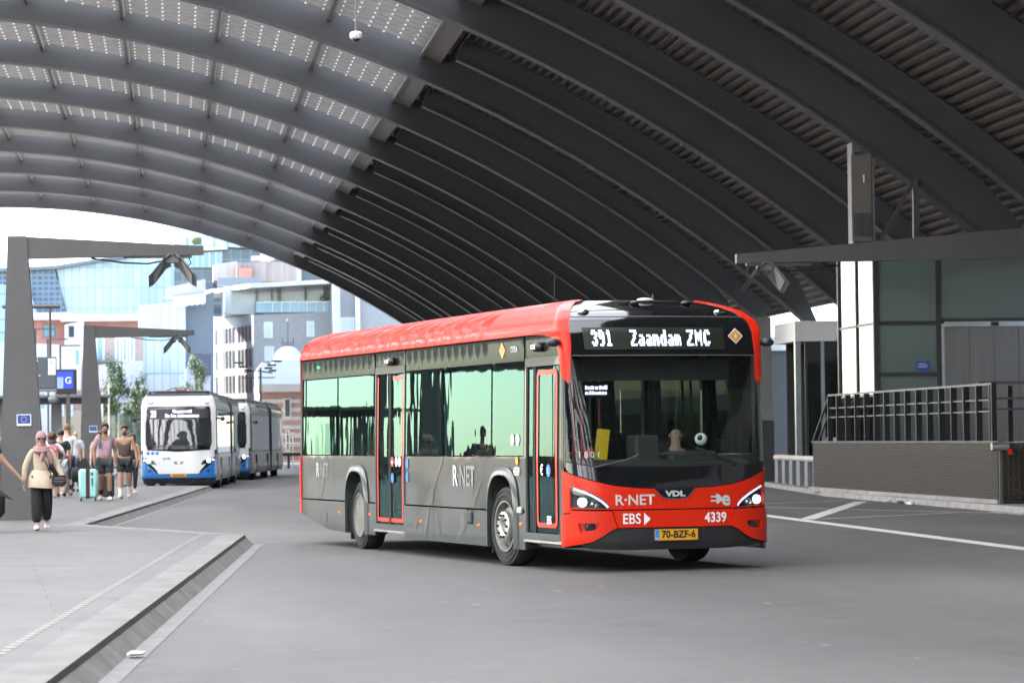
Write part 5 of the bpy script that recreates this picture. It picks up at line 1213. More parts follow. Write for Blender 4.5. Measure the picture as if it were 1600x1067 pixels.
# timber clad plant room and roof units
wd = b7('plant_room', 'timber clad plant room standing on the roof terrace above the white cornice', 'plant room')
b = MB(); b.prism([(6.284, 17.306), (6.300, 19.205), (12.172, 19.239), (12.154, 17.272)], 300, 306); b.build('wall', pm('weathered_timber', (.26, .22, .195), .8, var=.3, scale=1.4, stretch=(3, 3, .1)), wd)
b = MB(); b.prism([(4.021, 17.582), (4.035, 19.190), (6.392, 19.500), (6.376, 17.569)], 303, 309); b.build('wall', pm('pale_timber', (.45, .40, .36), .8, var=.15, scale=1.4, stretch=(3, 3, .1)), wd)
MB().box(6.474, 7.796, 299.6, 299.99, 17.355, 18.621).build('door', red_brick, wd)
un = b7('roof_unit', 'white ventilation units on top of the timber plant room', 'roof unit')
for x0, x1, z0, z1 in ((388, 402, 408, 402), (402, 418, 409, 398), (411, 415, 398, 392), (418, 423, 408, 393)): MB().box((-16.867+0.063593*(x0)), (-16.867+0.063593*(x1)), 301, 303, (45.398+-0.063503*(z0)), (45.398+-0.063503*(z1))).build('unit', M['white_paint'], un)
tag(MB().box(4.348, 8.588, 297, 298, 16.710, 17.524).build('roof_parapet', pm('slate_parapet', (.13, .15, .18), .6)), 'dark grey roof parapet in front of the timber plant room', 'parapet')
hs = b7('rooftop_house', 'dark slate rooftop box with a white end wall, right of the timber plant room', 'building')
slab(hs, 'wall', [(12.744, 17.374), (12.761, 19.163), (17.154, 18.116), (17.146, 17.348)], 302, 308, pm('slate_dark', (.10, .115, .14), .6)); slab(hs, 'end_wall', [(12.151, 17.351), (12.171, 19.519), (12.727, 19.134), (12.710, 17.348)], 301.5, 308, wall_white)
# reflective glass wedge with awning
ww = b7('glass_pavilion', 'bright reflecting glass front with a pink box and scalloped white awning above it')
slab(ww, 'glass_front', [(-3.152, 4.464), (-3.081, 13.713), (1.124, 14.143), (1.045, 4.420)], 272, 282, facade_grid('bright_glass', (.72, .80, .80), (.35, .55, .58), 6, 3, .05, .25))
slab(ww, 'side_wall', [(1.060, 4.430), (1.138, 14.074), (3.649, 15.036), (3.560, 4.404)], 273, 284, pm('slate_wall', (.17, .19, .21), .6, var=.1))
slab(ww, 'fascia_box', [(-0.689, 14.507), (-0.683, 15.248), (2.894, 16.027), (2.884, 14.827)], 271, 276, pm('pinkish_panel', (.50, .45, .46), .7, var=.08))
b = MB(); sc_ = [(-0.011, 14.436), (2.881, 14.760)]
top_a, top_b = Vector(sc_[0]), Vector(sc_[1]); pts = []
for k in range(25):
    t = k/24; p = top_a.lerp(top_b, t); pts.append((p.x, p.y-.85-.15*abs(math.sin(t*math.pi*6))))
b.prism([tuple(top_a), tuple(top_b)]+list(reversed(pts)), 270.5, 270.8); b.build('awning', M['white_paint'], ww)
# low white wall building, brown block with bay windows
lo = b7('white_wall_building', 'low white rendered building behind the poplars, left of the white bus')
slab(lo, 'wall', [(-6.264, 1.114), (-6.214, 8.054), (-2.605, 8.397), (-2.661, 1.071)], 255, 264, wall_white)
windows(lo, [(-3.571, -3.359, 6.319, 7.282)], 255, M['white_paint'], win_blue, .05)
bb = b7('brown_brick_block', 'brown brick block with tall pale bay windows above the low white building')
slab(bb, 'wall', [(-7.117, 4.442), (-7.071, 10.905), (-2.701, 10.871), (-2.750, 4.396)], 266, 280, pm('brown_brick', (.40, .30, .25), .8, var=.1))
windows(bb, [(-6.693, -5.975, 8.560, 10.791)if i == 0 else (-14.949+(-9.451--14.949)*(180+(i-1)*11)/100, -14.949+(-9.451--14.949)*(189+(i-1)*11)/100, 8.597, 10.718) for i in range(4)], 266, M['white_paint'], win_blue, .15)
MB().box(-7.074, -4.757, 264.6, 265.9, 8.547, 8.714).build('balcony', M['steel_grey'], bb)
# red and white houses at the left
rd7 = b7('red_house', 'red walled house with white roof parapet below the dark glass facet')
slab(rd7, 'wall', [(-14.036, 4.790), (-13.982, 13.335), (-10.295, 13.431), (-10.354, 4.752)], 292, 304, red_brick)
MB().box(-14.534, -9.958, 290.5, 304, 13.286, 13.956).build('parapet', wall_white, rd7); windows(rd7, [(-12.358, -11.149, 11.672, 12.955)], 292, M['steel_grey'], win_blue)
rw7 = b7('red_brick_house', 'narrow red brick house with white roof edge, right of the white gabled house')
slab(rw7, 'wall', [(-8.661, 4.713), (-8.602, 13.094), (-2.932, 13.297), (-2.998, 4.653)], 290, 300, red_brick); MB().box(-10.547, -2.921, 288.5, 300, 13.045, 13.712).build('parapet', wall_white, rw7)
wh = b7('white_house', 'white house with one dark window between the two red houses')
slab(wh, 'wall', [(-10.106, 4.675), (-10.052, 12.608), (-8.336, 12.894), (-8.394, 4.657)], 285, 289, wall_white); windows(wh, [(-9.701, -9.169, 11.412, 12.486)], 285, M['steel_grey'], win_dark, .05)
lw7 = b7('white_terrace', 'row of low white buildings with pale blue windows behind the platform signs')
slab(lw7, 'wall', [(-16.929, 1.772), (-16.879, 10.404), (-7.895, 9.893), (-7.953, 1.668)], 262, 270, wall_white); windows(lw7, [(-8.446, -7.903, 8.142, 9.623), (-11.503, -10.853, 4.445, 5.978)], 262, M['white_paint'], win_blue, .1)
rp7 = b7('red_brick_terrace', 'red brick terrace with white window surrounds at street level behind the shelter')
slab(rp7, 'wall', [(-9.519, 1.172), (-9.489, 5.678), (-5.373, 5.945), (-5.408, 1.123)], 245, 252, pm('pink_brick', (.48, .28, .23), .8, var=.12)); windows(rp7, [(-13.794+(-8.733--13.794)*px/100, -13.794+(-8.733--13.794)*(px+8)/100, 3.723, 5.158) for px in (92, 106, 148)], 245, M['white_paint'], win_blue, .15)
# little dark roofed house, domed corner building, striped brick house
sm7 = b7('gabled_house', 'small white gabled house with a slate roof left of the grey brick block')
slab(sm7, 'wall', [(1.006, 4.314), (1.034, 7.727), (1.483, 9.100), (3.167, 7.267), (3.142, 4.292)], 262, 268, wall_white); slab(sm7, 'roof', [(1.481, 9.141), (3.231, 9.071), (3.216, 7.255), (1.903, 7.267)], 261.4, 268, pm('slate_roof', (.11, .11, .13), .7, var=.15))
dm7 = b7('domed_building', 'white baroque corner building with a glass dome and iron crown')
slab(dm7, 'wall', [(7.013, 0.950), (7.072, 7.632), (7.565, 8.226), (8.485, 7.946), (8.489, 8.436), (10.988, 8.414), (10.918, 0.903)], 258, 266, wall_white)
b = MB(); cx_, cz_, rr_ = 9.834, 8.532, 11.048-9.834
b.lathe([(rr_*math.cos(t*math.pi/16), cz_+rr_*.95*math.sin(t*math.pi/16)) for t in range(8)]+[(.01, cz_+rr_*.95)], (cx_, 262, 0), n=20); b.build('dome', pm('dome_glass', (.5, .58, .66), .15, var=.1), dm7, smooth=True)
b = MB(); zt7 = cz_+rr_*.93
for k in range(5): x = cx_-.48+.24*k; b.tube([(x, 261.8, zt7), (x, 261.8, zt7+(.75 if k % 2 == 0 else .4))], .03, 5)
for z in (.15, .35): b.tube([(cx_-.5, 261.8, zt7+z), (cx_+.5, 261.8, zt7+z)], .025, 5)
b.tube([(cx_, 261.8, zt7), (cx_, 261.8, zt7+2.2)], .035, 5); b.build('iron_crown', M['black_plastic'], dm7)
MB().ball((cx_, 261.8, zt7+2.25), .12).build('finial', red_brick, dm7)
sb7 = b7('striped_brick_house', 'brick house with white bands and tall window just left of the red bus')
slab(sb7, 'wall', [(5.971, 0.142), (6.018, 5.392), (10.317, 5.351), (10.267, 0.089)], 215, 225, pm('banded_brick', (.50, .33, .28), .8, var=.12))
b = MB()
for i in range(8): z = 4.375-i*.62; b.box(5.958, 10.347, 214.93, 214.999, z-.16, z+.12)
b.box(5.928, 10.408, 214.5, 225, 5.010, 5.554); b.build('stone_band', wall_white, sb7)
windows(sb7, [(7.721, 8.263, 3.153, 4.558), (7.835, 8.152, 0.797, 2.292)], 214.92, M['white_paint'], win_dark, .1)
# white railing and dark barrier in front of it
br7 = thing('bridge_railing', 'white railing with a dark top bar between the hidden bus and the red bus', 'railing', (0, 0, 0))
b = MB()
for px in (436, 452, 469): b.tube([((-9.591+0.035840*(px)), 170, 0), ((-9.591+0.035840*(px)), 170, 2.011)], .04, 6)
for py in (680, 694): b.tube([(5.354, 170, (26.313+-0.035882*(py))), (8.221, 170, (26.327+-0.035949*(py)))], .04, 6)
b.build('rail', M['white_paint'], br7); MB().box(5.245, 8.098, 169.4, 169.6, 0.704, 0.882).build('top_bar', M['black_plastic'], br7); MB().box(6.276, 6.419, 169.42, 169.58, -.01, 0.704-.002).build('post', M['black_plastic'], br7)
# floodlight mast and far T shaped lamp posts
fl7 = thing('floodlight_mast', 'dark mast carrying a cluster of flat floodlights above the second white and blue bus', 'lamp post', (5.404, 190, 0))
MB().tube([(0, 0, 0), (0, 0, 6.145)], .07, 8).build('mast', M['post_grey'], fl7)
ku = -6.766--10.691
b = MB(); b.tube([(-.9*1.2, 0, 5.827), (-.2, 0, 5.947), (.75, 0, 5.784)], .05, 6); b.tube([(-1.2, 0, 5.507), (.9, 0, 5.504)], .04, 6); b.build('arm', M['post_grey'], fl7)
for dx, py, w_ in ((-1.35, 580, .5), (-1.05, 587, .42), (-.8, 592, .4), (.7, 584, .45), (.5, 589, .42), (1.0, 578, .55), (.75, 593, .4)): MB().bbox(dx-w_*.6, dx+w_*.6, -.2, .2, 29.224-py*ku/100-.07, 29.224-py*ku/100+.05, .03).build('floodlight', M['black_plastic'], fl7)
for px, py, Y, lab in ((60, 517, 205, 'slim far lamp post with T shaped head, tallest of the three'), (79, 533, 205, 'slim far lamp post with a T shaped head, middle one of the three'), (98, 543, 205, 'slim far lamp post with a T shaped head, lowest of the three')):
    x0 = -272*.0433+px*.0433; z1 = 1.54+(693-py)*.0433
    o = thing('street_lamp', lab, 'lamp post', (x0, Y, 0), 0, 'slim far lamp posts'); MB().tube([(0, 0, 0), (0, 0, z1)], .07, 6).build('pole', M['post_grey'], o); MB().box(-.08, 1.35, -.12, .12, z1, z1+.10).build('lamp_head', M['steel_grey'], o)
# ------------------------------------------------------------ trees and hedge
leafm = [pm('leaf_a', (.10, .14, .06), .7, var=.35, scale=.8), pm('leaf_b', (.16, .19, .09), .7, var=.3, scale=.8), pm('leaf_c', (.2, .24, .07), .7, var=.3, scale=.8)]
bark = pm('bark', (.12, .10, .08), .9, var=.2)
def tree(lab, x, y, h, w_, n, m, clumps, base=.12, group='trees before the far buildings'):
    t = thing('poplar_tree', lab, 'tree', (x, y, 0), 0, group)
    b = MB(); b.tube([(0, 0, 0), (.06*w_, 0, h*.3), (-.03*w_, 0, h*.6), (0, 0, h*.85)], [.12+.02*w_, .1, .06, .03], 7)
    for k in range(7): z = h*(.15+.09*k); a = k*2.4; b.tube([(0, 0, z), (w_*.33*math.cos(a), w_*.3*math.sin(a), z+h*.16)], [.05, .015], 5)
    b.build('trunk', bark, t)
    c = MB(); rnd = random.Random(hash(lab) % 1000 if False else len(lab)*7+int(h*10))
    cl = []
    for k in range(clumps): f = rnd.random()**.8; z = h*(base+f*(1-base)*.96); r = w_*.5*(1-abs(f-.4)**1.5*1.3); a = rnd.uniform(0, 6.28); q = r*rnd.random()**.5; cl.append((q*math.cos(a), q*math.sin(a), z, w_*rnd.uniform(.09, .19), h*rnd.uniform(.05, .10)))
    for k in range(n):
        cx, cy, cz, r, rz = cl[k % clumps]; v = Vector((rnd.gauss(0, .5)*r, rnd.gauss(0, .5)*r, rnd.gauss(0, .5)*rz)); p = Vector((cx, cy, cz))+v
        s = rnd.uniform(.05, .12)*(1+.0*h); a = Vector((rnd.uniform(-1, 1), rnd.uniform(-1, 1), rnd.uniform(-1, 1))).normalized(); e = a.orthogonal().normalized(); g_ = a.cross(e)
        c.add([p-e*s, p+g_*s*.6, p+e*s, p-g_*s*.6], [(0, 1, 2, 3)])
    c.build('crown', m, t, fix=False); return t
tree('upright green poplar with a ragged crown left of the white and blue bus', -4.350, 232, 7.650, 2.6, 6500, leafm[0], 46)
tree('smaller bushy green tree half hidden behind the white and blue bus', -3.138, 228, 5.621, 1.7, 2600, leafm[0], 22)
tree('taller green tree showing above the left roof corner of the white bus', -2.709, 245, 7.255, 1.6, 3000, leafm[0], 24)
tree('pale green feathery tree above the roof of the white and blue bus', 1.800, 240, 8.007, 2.2, 3600, leafm[1], 30)
hd = MB(); rnd = random.Random(5)
for k in range(5000):
    px = rnd.random(); p = Vector((-5.583+px*(-4.920--5.583), 160+rnd.uniform(-.8, .8), .1+(1.7+.5*math.sin(px*5)+.3*math.sin(px*17))*rnd.random()**.6)); s = rnd.uniform(.04, .09); a = Vector((rnd.uniform(-1, 1), rnd.uniform(-1, 1), rnd.uniform(-1, 1))).normalized(); e = a.orthogonal().normalized(); g_ = a.cross(e)
    hd.add([p-e*s, p+g_*s*.6, p+e*s, p-g_*s*.6], [(0, 1, 2, 3)])
tag(hd.build('hedge', leafm[2], fix=False), 'bright yellow green hedge beyond the white T-shirt man', 'hedge')
sh8 = MB()
for k in range(1500):
    p = Vector((-4.010+rnd.uniform(-.45, .45), 158+rnd.uniform(-.4, .4), .1+2.6*rnd.random())); s = rnd.uniform(.04, .08); a = Vector((rnd.uniform(-1, 1), rnd.uniform(-1, 1), rnd.uniform(-1, 1))).normalized(); e = a.orthogonal().normalized(); g_ = a.cross(e)
    sh8.add([p-e*s, p+g_*s*.6, p+e*s, p-g_*s*.6], [(0, 1, 2, 3)])
tag(sh8.build('shrub', leafm[1], fix=False), 'narrow green shrub just right of the farther lamp post', 'shrub')
# ------------------------------------------------------------ people
SKIN = {'light': pm('skin_light', (.52, .32, .24), .55, var=.06, scale=8), 'tan': pm('skin_tan', (.36, .20, .13), .55, var=.06, scale=8), 'brown': pm('skin_brown', (.27, .145, .09), .55, var=.06, scale=8)}
CL = {}
def cloth(nm, c, var=.12): 
    if nm not in CL: CL[nm] = pm('cloth_'+nm, c, .85, var=var, scale=9, bump=.25, bscale=25)
    return CL[nm]
hair_m = {'black': pm('hair_black', (.015, .012, .011), .5, var=.3, scale=40), 'brown': pm('hair_brown', (.06, .03, .02), .5, var=.3, scale=40), 'fair': pm('hair_fair', (.16, .09, .05), .5, var=.3, scale=40), 'grey': pm('hair_grey', (.2, .19, .18), .5, var=.3, scale=40)}
eye_m = pm('eye_dark', (.02, .015, .012), .2, var=0); lip_m = pm('lips', (.34, .13, .11), .5, var=0)
def skin_mesh(name, V, E, mat, parent, root=0, sub=2, extra=None):
    """V: (x, y, z, rx, ry); grown with a Skin modifier into one continuous surface"""
    bm = bmesh.new(); ly = bm.verts.layers.skin.verify(); bv = []
    for i, v in enumerate(V):
        q = bm.verts.new(v[:3]); q[ly].radius = (v[3], v[4] if len(v) > 4 else v[3]); q[ly].use_root = (i == root); bv.append(q)
    for a, b in E: bm.edges.new((bv[a], bv[b]))
    me = bpy.data.meshes.new(name); bm.to_mesh(me); bm.free()
    o = bpy.data.objects.new(name, me); col.objects.link(o)
    o.modifiers.new('s', 'SKIN').use_smooth_shade = True
    sd_ = o.modifiers.new('d', 'SUBSURF'); sd_.levels = sub
    dg = bpy.context.evaluated_depsgraph_get(); m2 = bpy.data.meshes.new_from_object(o.evaluated_get(dg))
    bpy.data.objects.remove(o); bpy.data.meshes.remove(me); m2.name = name
    if extra is not None and extra.f:
        bm = bmesh.new(); bm.from_mesh(m2); vs = [bm.verts.new(p) for p in extra.v]
        for f in extra.f:
            try: bm.faces.new([vs[i] for i in f])
            except ValueError: pass
        bmesh.ops.recalc_face_normals(bm, faces=bm.faces); bm.to_mesh(m2); bm.free()
    m2.materials.clear(); m2.materials.append(mat)
    m2.polygons.foreach_set('use_smooth', [True]*len(m2.polygons))
    r = bpy.data.objects.new(name, m2); col.objects.link(r)
    if parent: r.parent = parent
    return r
def person(label, x, y, H, rz=0.0, skin='light', hair=('black', 'short'), top=None, bottom=None, shoes='white', pose=None, z=PZ, sex='m', beard=False, seated=False, group=None):
    p = thing('person', label, 'person', (x, y, z), rz, group); k = H; f = 1.0 if sex == 'm' else .9
    J = dict(pel=(0, 0, .525), wai=(0, .005, .61), che=(0, .01, .72), nb=(0, .012, .815), nk=(0, .004, .855), hd=(0, -.008, .905), cr=(0, .0, .955),
             shl=(.098*f, .012, .803), shr=(-.098*f, .012, .803), ell=(.128*f, .02, .635), elr=(-.128*f, .02, .635), wrl=(.135*f, -.02, .49), wrr=(-.135*f, -.02, .49),
             hil=(.052, 0, .50), hir=(-.052, 0, .50), knl=(.055, -.012, .285), knr=(-.055, -.012, .285), anl=(.055, .012, .045), anr=(-.055, .012, .045), tol=(.062, -.085, .015), tor=(-.062, -.085, .015))
    if seated: J.update(knl=(.06, -.24, .52), knr=(-.06, -.24, .52), anl=(.06, -.25, .27), anr=(-.06, -.25, .27), tol=(.06, -.34, .24), tor=(-.06, -.34, .24), ell=(.13, -.06, .64), elr=(-.13, -.06, .64), wrl=(.09, -.2, .64), wrr=(-.09, -.2, .64))
    J.update(pose or {})
    S = lambda n, r, r2=None: tuple(c*k for c in J[n])+(r*k, (r2 or r)*k)
    rad = dict(pel=(.088, .062), wai=(.074*f, .055), che=(.088*f, .06), nb=(.05, .042), nk=(.031, .033), hd=(.041, .052), cr=(.038, .046), shl=(.036*f,), shr=(.036*f,), ell=(.025*f,), elr=(.025*f,), wrl=(.015,), wrr=(.015,), hil=(.056,), hir=(.056,), knl=(.036,), knr=(.036,), anl=(.021,), anr=(.021,), tol=(.018,), tor=(.018,))
    names = list(J)
    V = [S(n, *rad[n]) for n in names]; ix = {n: i for i, n in enumerate(names)}
    E = [(ix[a], ix[b]) for a, b in (('pel', 'wai'), ('wai', 'che'), ('che', 'nb'), ('nb', 'nk'), ('nk', 'hd'), ('hd', 'cr'), ('che', 'shl'), ('che', 'shr'), ('shl', 'ell'), ('ell', 'wrl'), ('shr', 'elr'), ('elr', 'wrr'), ('pel', 'hil'), ('pel', 'hir'), ('hil', 'knl'), ('knl', 'anl'), ('anl', 'tol'), ('hir', 'knr'), ('knr', 'anr'), ('anr', 'tor'))]
    # calf swelling
    for s in 'lr':
        a, b = Vector(J['kn'+s]), Vector(J['an'+s]); c = a.lerp(b, .35)+Vector((0, .008, 0)); V.append((c.x*k, c.y*k, c.z*k, .034*k, .034*k)); i = len(V)-1
        E.remove((ix['kn'+s], ix['an'+s])); E += [(ix['kn'+s], i), (i, ix['an'+s])]
        a, b = Vector(J['el'+s]), Vector(J['wr'+s]); d = (b-a).normalized(); c = b+d*.03; V.append((c.x*k, c.y*k, c.z*k, .012*k, .021*k)); j = len(V)-1; E.append((ix['wr'+s], j))
    ex = MB()
    for s, sg2 in (('l', 1), ('r', -1)):                     # palm ends in four unequal curled fingers and a thumb from its side
        a, b = Vector(J['el'+s]), Vector(J['wr'+s]); d = (b-a).normalized(); side = Vector((0, -1, 0)) if abs(d.y) < .8 else Vector((0, 0, 1)); side = (side-d*side.dot(d)).normalized(); inw = d.cross(side)*sg2
        pc = b+d*.042
        for q, (o, L) in enumerate(((.017, .036), (.006, .042), (-.005, .039), (-.016, .031))):
            r0 = pc+side*o; r1 = r0+d*L*.5+inw*.004; r2 = r1+d*L*.35+inw*.014; r3 = r2+d*L*.1+inw*.018
            ex.tube([v*k for v in (r0-d*.012, r1, r2, r3)], [.0058*k, .0056*k, .005*k, .003*k], 6)
        t0 = b+d*.018+side*.014; t1 = t0+d*.018+side*.014; t2 = t1+d*.016+side*.004+inw*.008
        ex.tube([v*k for v in (t0, t1, t2)], [.0075*k, .0066*k, .0045*k], 6)
    hx, hy, hz = (c*k for c in J['hd'])
    h = k*.130/.23/1.0
    for dx in (-1, 1): ex.ball((hx+dx*.045*k, hy+.01*k, hz+.004*k), (.006*k, .012*k, .018*k), 8, 6)        # ears
    ex.tube([(hx, hy-.050*k, hz+.018*k), (hx, hy-.062*k, hz-.002*k), (hx, hy-.050*k, hz-.008*k)], [.006*k, .0095*k, .006*k], 6)   # nose
    body = skin_mesh('body', V, E, SKIN[skin], p, 0, 2, ex)
    for dx in (-1, 1): MB().ball((hx+dx*.017*k, hy-.0475*k, hz+.018*k), (.007*k, .005*k, .0042*k), 8, 5).build('eye', eye_m, body)
    MB().ball((hx, hy-.047*k, hz-.025*k), (.014*k, .006*k, .0035*k), 8, 5).build('mouth', lip_m, body)
    hm = hair_m.get(hair[0])
    if hair[1] != 'none':
        b = MB(); rnd = random.Random(int(H*1000)+len(label)); n = 20; rings = []; cc_ = Vector((hx, hy+.006*k, hz+.030*k))
        lowb = {'short': 118, 'long': 150, 'curly': 150}[hair[1]]; big = {'short': 1.0, 'long': 1.05, 'curly': 1.28}[hair[1]]
        for i in range(9):
            ring = []
            for q in range(n):
                a = 2*math.pi*q/n; bk = .5+.5*math.sin(a)      # 0 at the brow, 1 at the nape
                pm_x = 50+(lowb-50)*min(1, bk*1.5)**.8; t = R(max(2, pm_x*i/8)); rj = rnd.uniform(.97, 1.04) if hair[1] != 'curly' else rnd.uniform(.9, 1.12)
                ring.append(tuple(cc_+Vector((.0515*big*k*rj*math.sin(t)*math.cos(a), .059*big*k*rj*math.sin(t)*math.sin(a), .058*(1+(big-1)*.4)*k*math.cos(t)))))
            rings.append(ring)
        if hair[1] in ('long', 'curly'):
            for dz, w_ in ((-.085, 1.15), (-.115, .9), (-.13, .4)):
                rings.append([(cc_.x+.05*k*big*w_*math.cos(2*math.pi*q/n)*rnd.uniform(.9, 1.1), cc_.y+(.018+.036*max(-.4, math.sin(2*math.pi*q/n)))*k*big*rnd.uniform(.9, 1.1), cc_.z+dz*k) for q in range(n)])
        b.loft(rings); b.build('hair', hm, p, smooth=True)
    if beard:
        b = MB(); b.ball((hx, hy-.028*k, hz-.033*k), (.031*k, .026*k, .022*k), 12, 8); b.build('beard', hm, p, smooth=True)
    # clothes: each a grown skin around the same joints
    def wear(nm, parts, edges, mat, g): 
        VV = []; id_ = {}
        for n_, r in parts:
            if isinstance(n_, tuple): a, b, t = n_; c = Vector(J[a]).lerp(Vector(J[b]), t)
            else: c = Vector(J[n_])
            id_[n_] = len(VV); rr = r if isinstance(r, tuple) else (r, r); VV.append((c.x*k, c.y*k, c.z*k, rr[0]*k, rr[1]*k))
        return skin_mesh(nm, VV, [(id_[a], id_[b]) for a, b in edges], mat, p, 0, 2)
    if top:
        kind, cm = top; pt = [('pel', (.098, .074)), ('wai', (.088*f, .068)), ('che', (.098*f, .072)), ('nb', (.054, .05))]; ed = [('pel', 'wai'), ('wai', 'che'), ('che', 'nb')]
        for s in 'lr':
            sh_, el_, wr_ = 'sh'+s, 'el'+s, 'wr'+s
            if kind == 'tank': pt.append((('che', sh_, .72), .034)); ed.append(('che', ('che', sh_, .72))); continue
            pt += [(sh_, .043*f)]; ed.append(('che', sh_))
            if kind == 'long': pt += [(el_, .034), ((el_, wr_, .93), .022)]; ed += [(sh_, el_), (el_, (el_, wr_, .93))]
            else: pt.append(((sh_, el_, .78), .040)); ed.append((sh_, (sh_, el_, .78)))
        wear('shirt', pt, ed, cm, 0)
    if bottom:
        kind, cm = bottom; pt = [('pel', (.094, .070))]; ed = []
        for s in 'lr':
            hi, kn, an = 'hi'+s, 'kn'+s, 'an'+s
            pt.append((hi, .066)); ed.append(('pel', hi))
            if kind == 'shorts': pt.append(((hi, kn, .80), .060)); ed.append((hi, (hi, kn, .80)))
            else:
                w_ = (.064) if kind == 'wide' else .044; wl_ = .052 if kind == 'wide' else .030
                pt += [(kn, w_), ((kn, an, .92), wl_)]; ed += [(hi, kn), (kn, (kn, an, .92))]
        wear('trousers' if kind != 'shorts' else 'shorts', pt, ed, cm, 0)
    sm_ = cloth('shoe_'+shoes, {'white': (.7, .69, .66), 'black': (.02, .02, .02), 'beige': (.55, .5, .42)}[shoes])
    for s in 'lr':
        a, t = Vector(J['an'+s]), Vector(J['to'+s]); hl_ = a+(a-t)*.30; hl_.z = t.z
        skin_mesh('shoe', [(a.x*k, a.y*k, (a.z-.006)*k, .030*k, .030*k), (*((hl_*.6+a*.4)*k)[:2], (t.z+.010)*k, .027*k, .026*k), (*((a*.45+t*.55)*k)[:2], (t.z+.010)*k, .032*k, .025*k), (t.x*k, t.y*k-.008*k, (t.z+.004)*k, .027*k, .019*k)], [(0, 1), (0, 2), (2, 3)], sm_, p, 0, 1)
    return p, J, k
def socks(p, J, k, mat, h=.5):
    for s in 'lr':
        a, b = Vector(J['an'+s]), Vector(J['kn'+s]); c = a.lerp(b, h)
        MB().tube([a*k, a.lerp(b, h*.5)*k, c*k], [.025*k, .029*k, .033*k], 10).build('sock', mat, p, smooth=True)
walk = dict(knl=(.052, .02, .285), anl=(.05, .11, .075), tol=(.055, .035, .02), knr=(-.05, -.05, .285), anr=(-.05, -.07, .045), tor=(-.055, -.165, .015))
walk2 = dict(knr=(-.052, .02, .285), anr=(-.05, .11, .075), tor=(-.055, .035, .02), knl=(.05, -.05, .285), anl=(.05, -.07, .045), tol=(.055, -.165, .015))
# woman in front, hand in hand with a man who is mostly outside the photo
wp = dict(walk); wp.update(elr=(-.165, .0, .63), wrr=(-.175, -.02, .475), ell=(.16, .02, .645), wrl=(.225, -.04, .50))
pw_, J, k = person('woman in a pink scarf, sunglasses, beige blouse and wide black trousers', -2.13, 49.4, 1.6, .05, 'light', ('black', 'none'), ('long', cloth('beige_satin', (.47, .38, .28))), ('wide', cloth('black', (.012, .012, .013))), 'white', wp, sex='f')
b = MB(); b.loft([[(rx*k*math.cos(2*math.pi*q/18), (ry*math.sin(2*math.pi*q/18)-.008)*k, zz*k+.006*k*math.sin(4*math.pi*q/18)) for q in range(18)] for zz, rx, ry in ((.60, .093, .07), (.54, .126, .108), (.47, .132, .132), (.425, .132, .136))], True, False); b.build('blouse_hem', cloth('beige_satin', 0), pw_, smooth=True)
hx, hy, hz = (c*k for c in J['hd'])
sm_ = cloth('dusty_pink', (.33, .19, .19))
b = MB(); b.ball((hx, hy+.017*k, hz+.022*k), (.057*k, .060*k, .074*k), 20, 14); b.tube([(hx, hy+.03*k, hz-.02*k), (hx, hy+.028*k, hz-.085*k)], [.05*k, .062*k], 14); b.build('headscarf', sm_, pw_, smooth=True)
b = MB(); 
for r_, zz, yy, tt in ((.062, -.078, -.008, .019), (.07, -.1, -.012, .02)): b.tube([(hx+r_*k*math.cos(a), hy+yy*k+r_*k*.9*math.sin(a), hz+zz*k-.012*k*max(0, -math.sin(a))) for a in [i*math.pi/8 for i in range(17)]], tt*k, 8)
b.tube([(.02*k, -.06*k, .80*k), (.01*k, -.085*k, .74*k), (-.005*k, -.09*k, .70*k)], [.025*k, .022*k, .012*k], 8); b.tube([(.05*k, -.05*k, .80*k), (.085*k, -.06*k, .74*k), (.10*k, -.055*k, .665*k)], [.024*k, .022*k, .012*k], 8)
b.build('neck_scarf', sm_, pw_, smooth=True)
b = MB()
for dx in (-1, 1): b.ball((hx+dx*.021*k, hy-.052*k, hz+.018*k), (.018*k, .008*k, .013*k), 10, 6)
b.tube([(hx-.045*k, hy-.03*k, hz+.022*k), (hx, hy-.058*k, hz+.022*k), (hx+.045*k, hy-.03*k, hz+.022*k)], .004*k, 6); b.build('sunglasses', M['black_gloss'], pw_, smooth=True)
def hung(o, par): return o
hb_ = thing('shoulder_bag', 'small dark brown shoulder bag on the hip of the woman in the pink scarf', 'bag', (-2.13+.16, 49.4-.12, PZ+.70))
MB().bbox(.02, .24, -.05, .05, .0, .17, .05).build('bag_body', pm('bag_leather', (.04, .03, .028), .4, var=.2), hb_, smooth=True); MB().bbox(.015, .245, -.06, -.04, .08, .18, .03).build('flap', pm('bag_flap', (.05, .036, .032), .35, var=.2), hb_); MB().tube([(.0, -.03, .2), (-.08, -.03, .38), (-.19, -.0, .52)], .011, 6).build('strap', M['black_plastic'], hb_); MB().ball((.02, -.07, .2), (.02, .01, .02)).build('buckle', pm('brass', (.6, .36, .1), .3, metal=.9, var=0), hb_)
pm_, Jm, km = person('man cut off by the left photo edge, his arm reaching the pink scarf woman', -3.07, 49.2, 1.78, .1, 'tan', ('black', 'short'), ('short', cloth('dark_shirt', (.02, .022, .028))), ('long', cloth('jeans', (.05, .08, .14))), 'white', dict(ell=(.19, -.0, .64), wrl=(.335, -.02, .485)))
bg_ = thing('travel_bag', 'black soft travel bag hanging low at the left edge of the photo', 'bag', (-2.86, 48.8, PZ+.22))
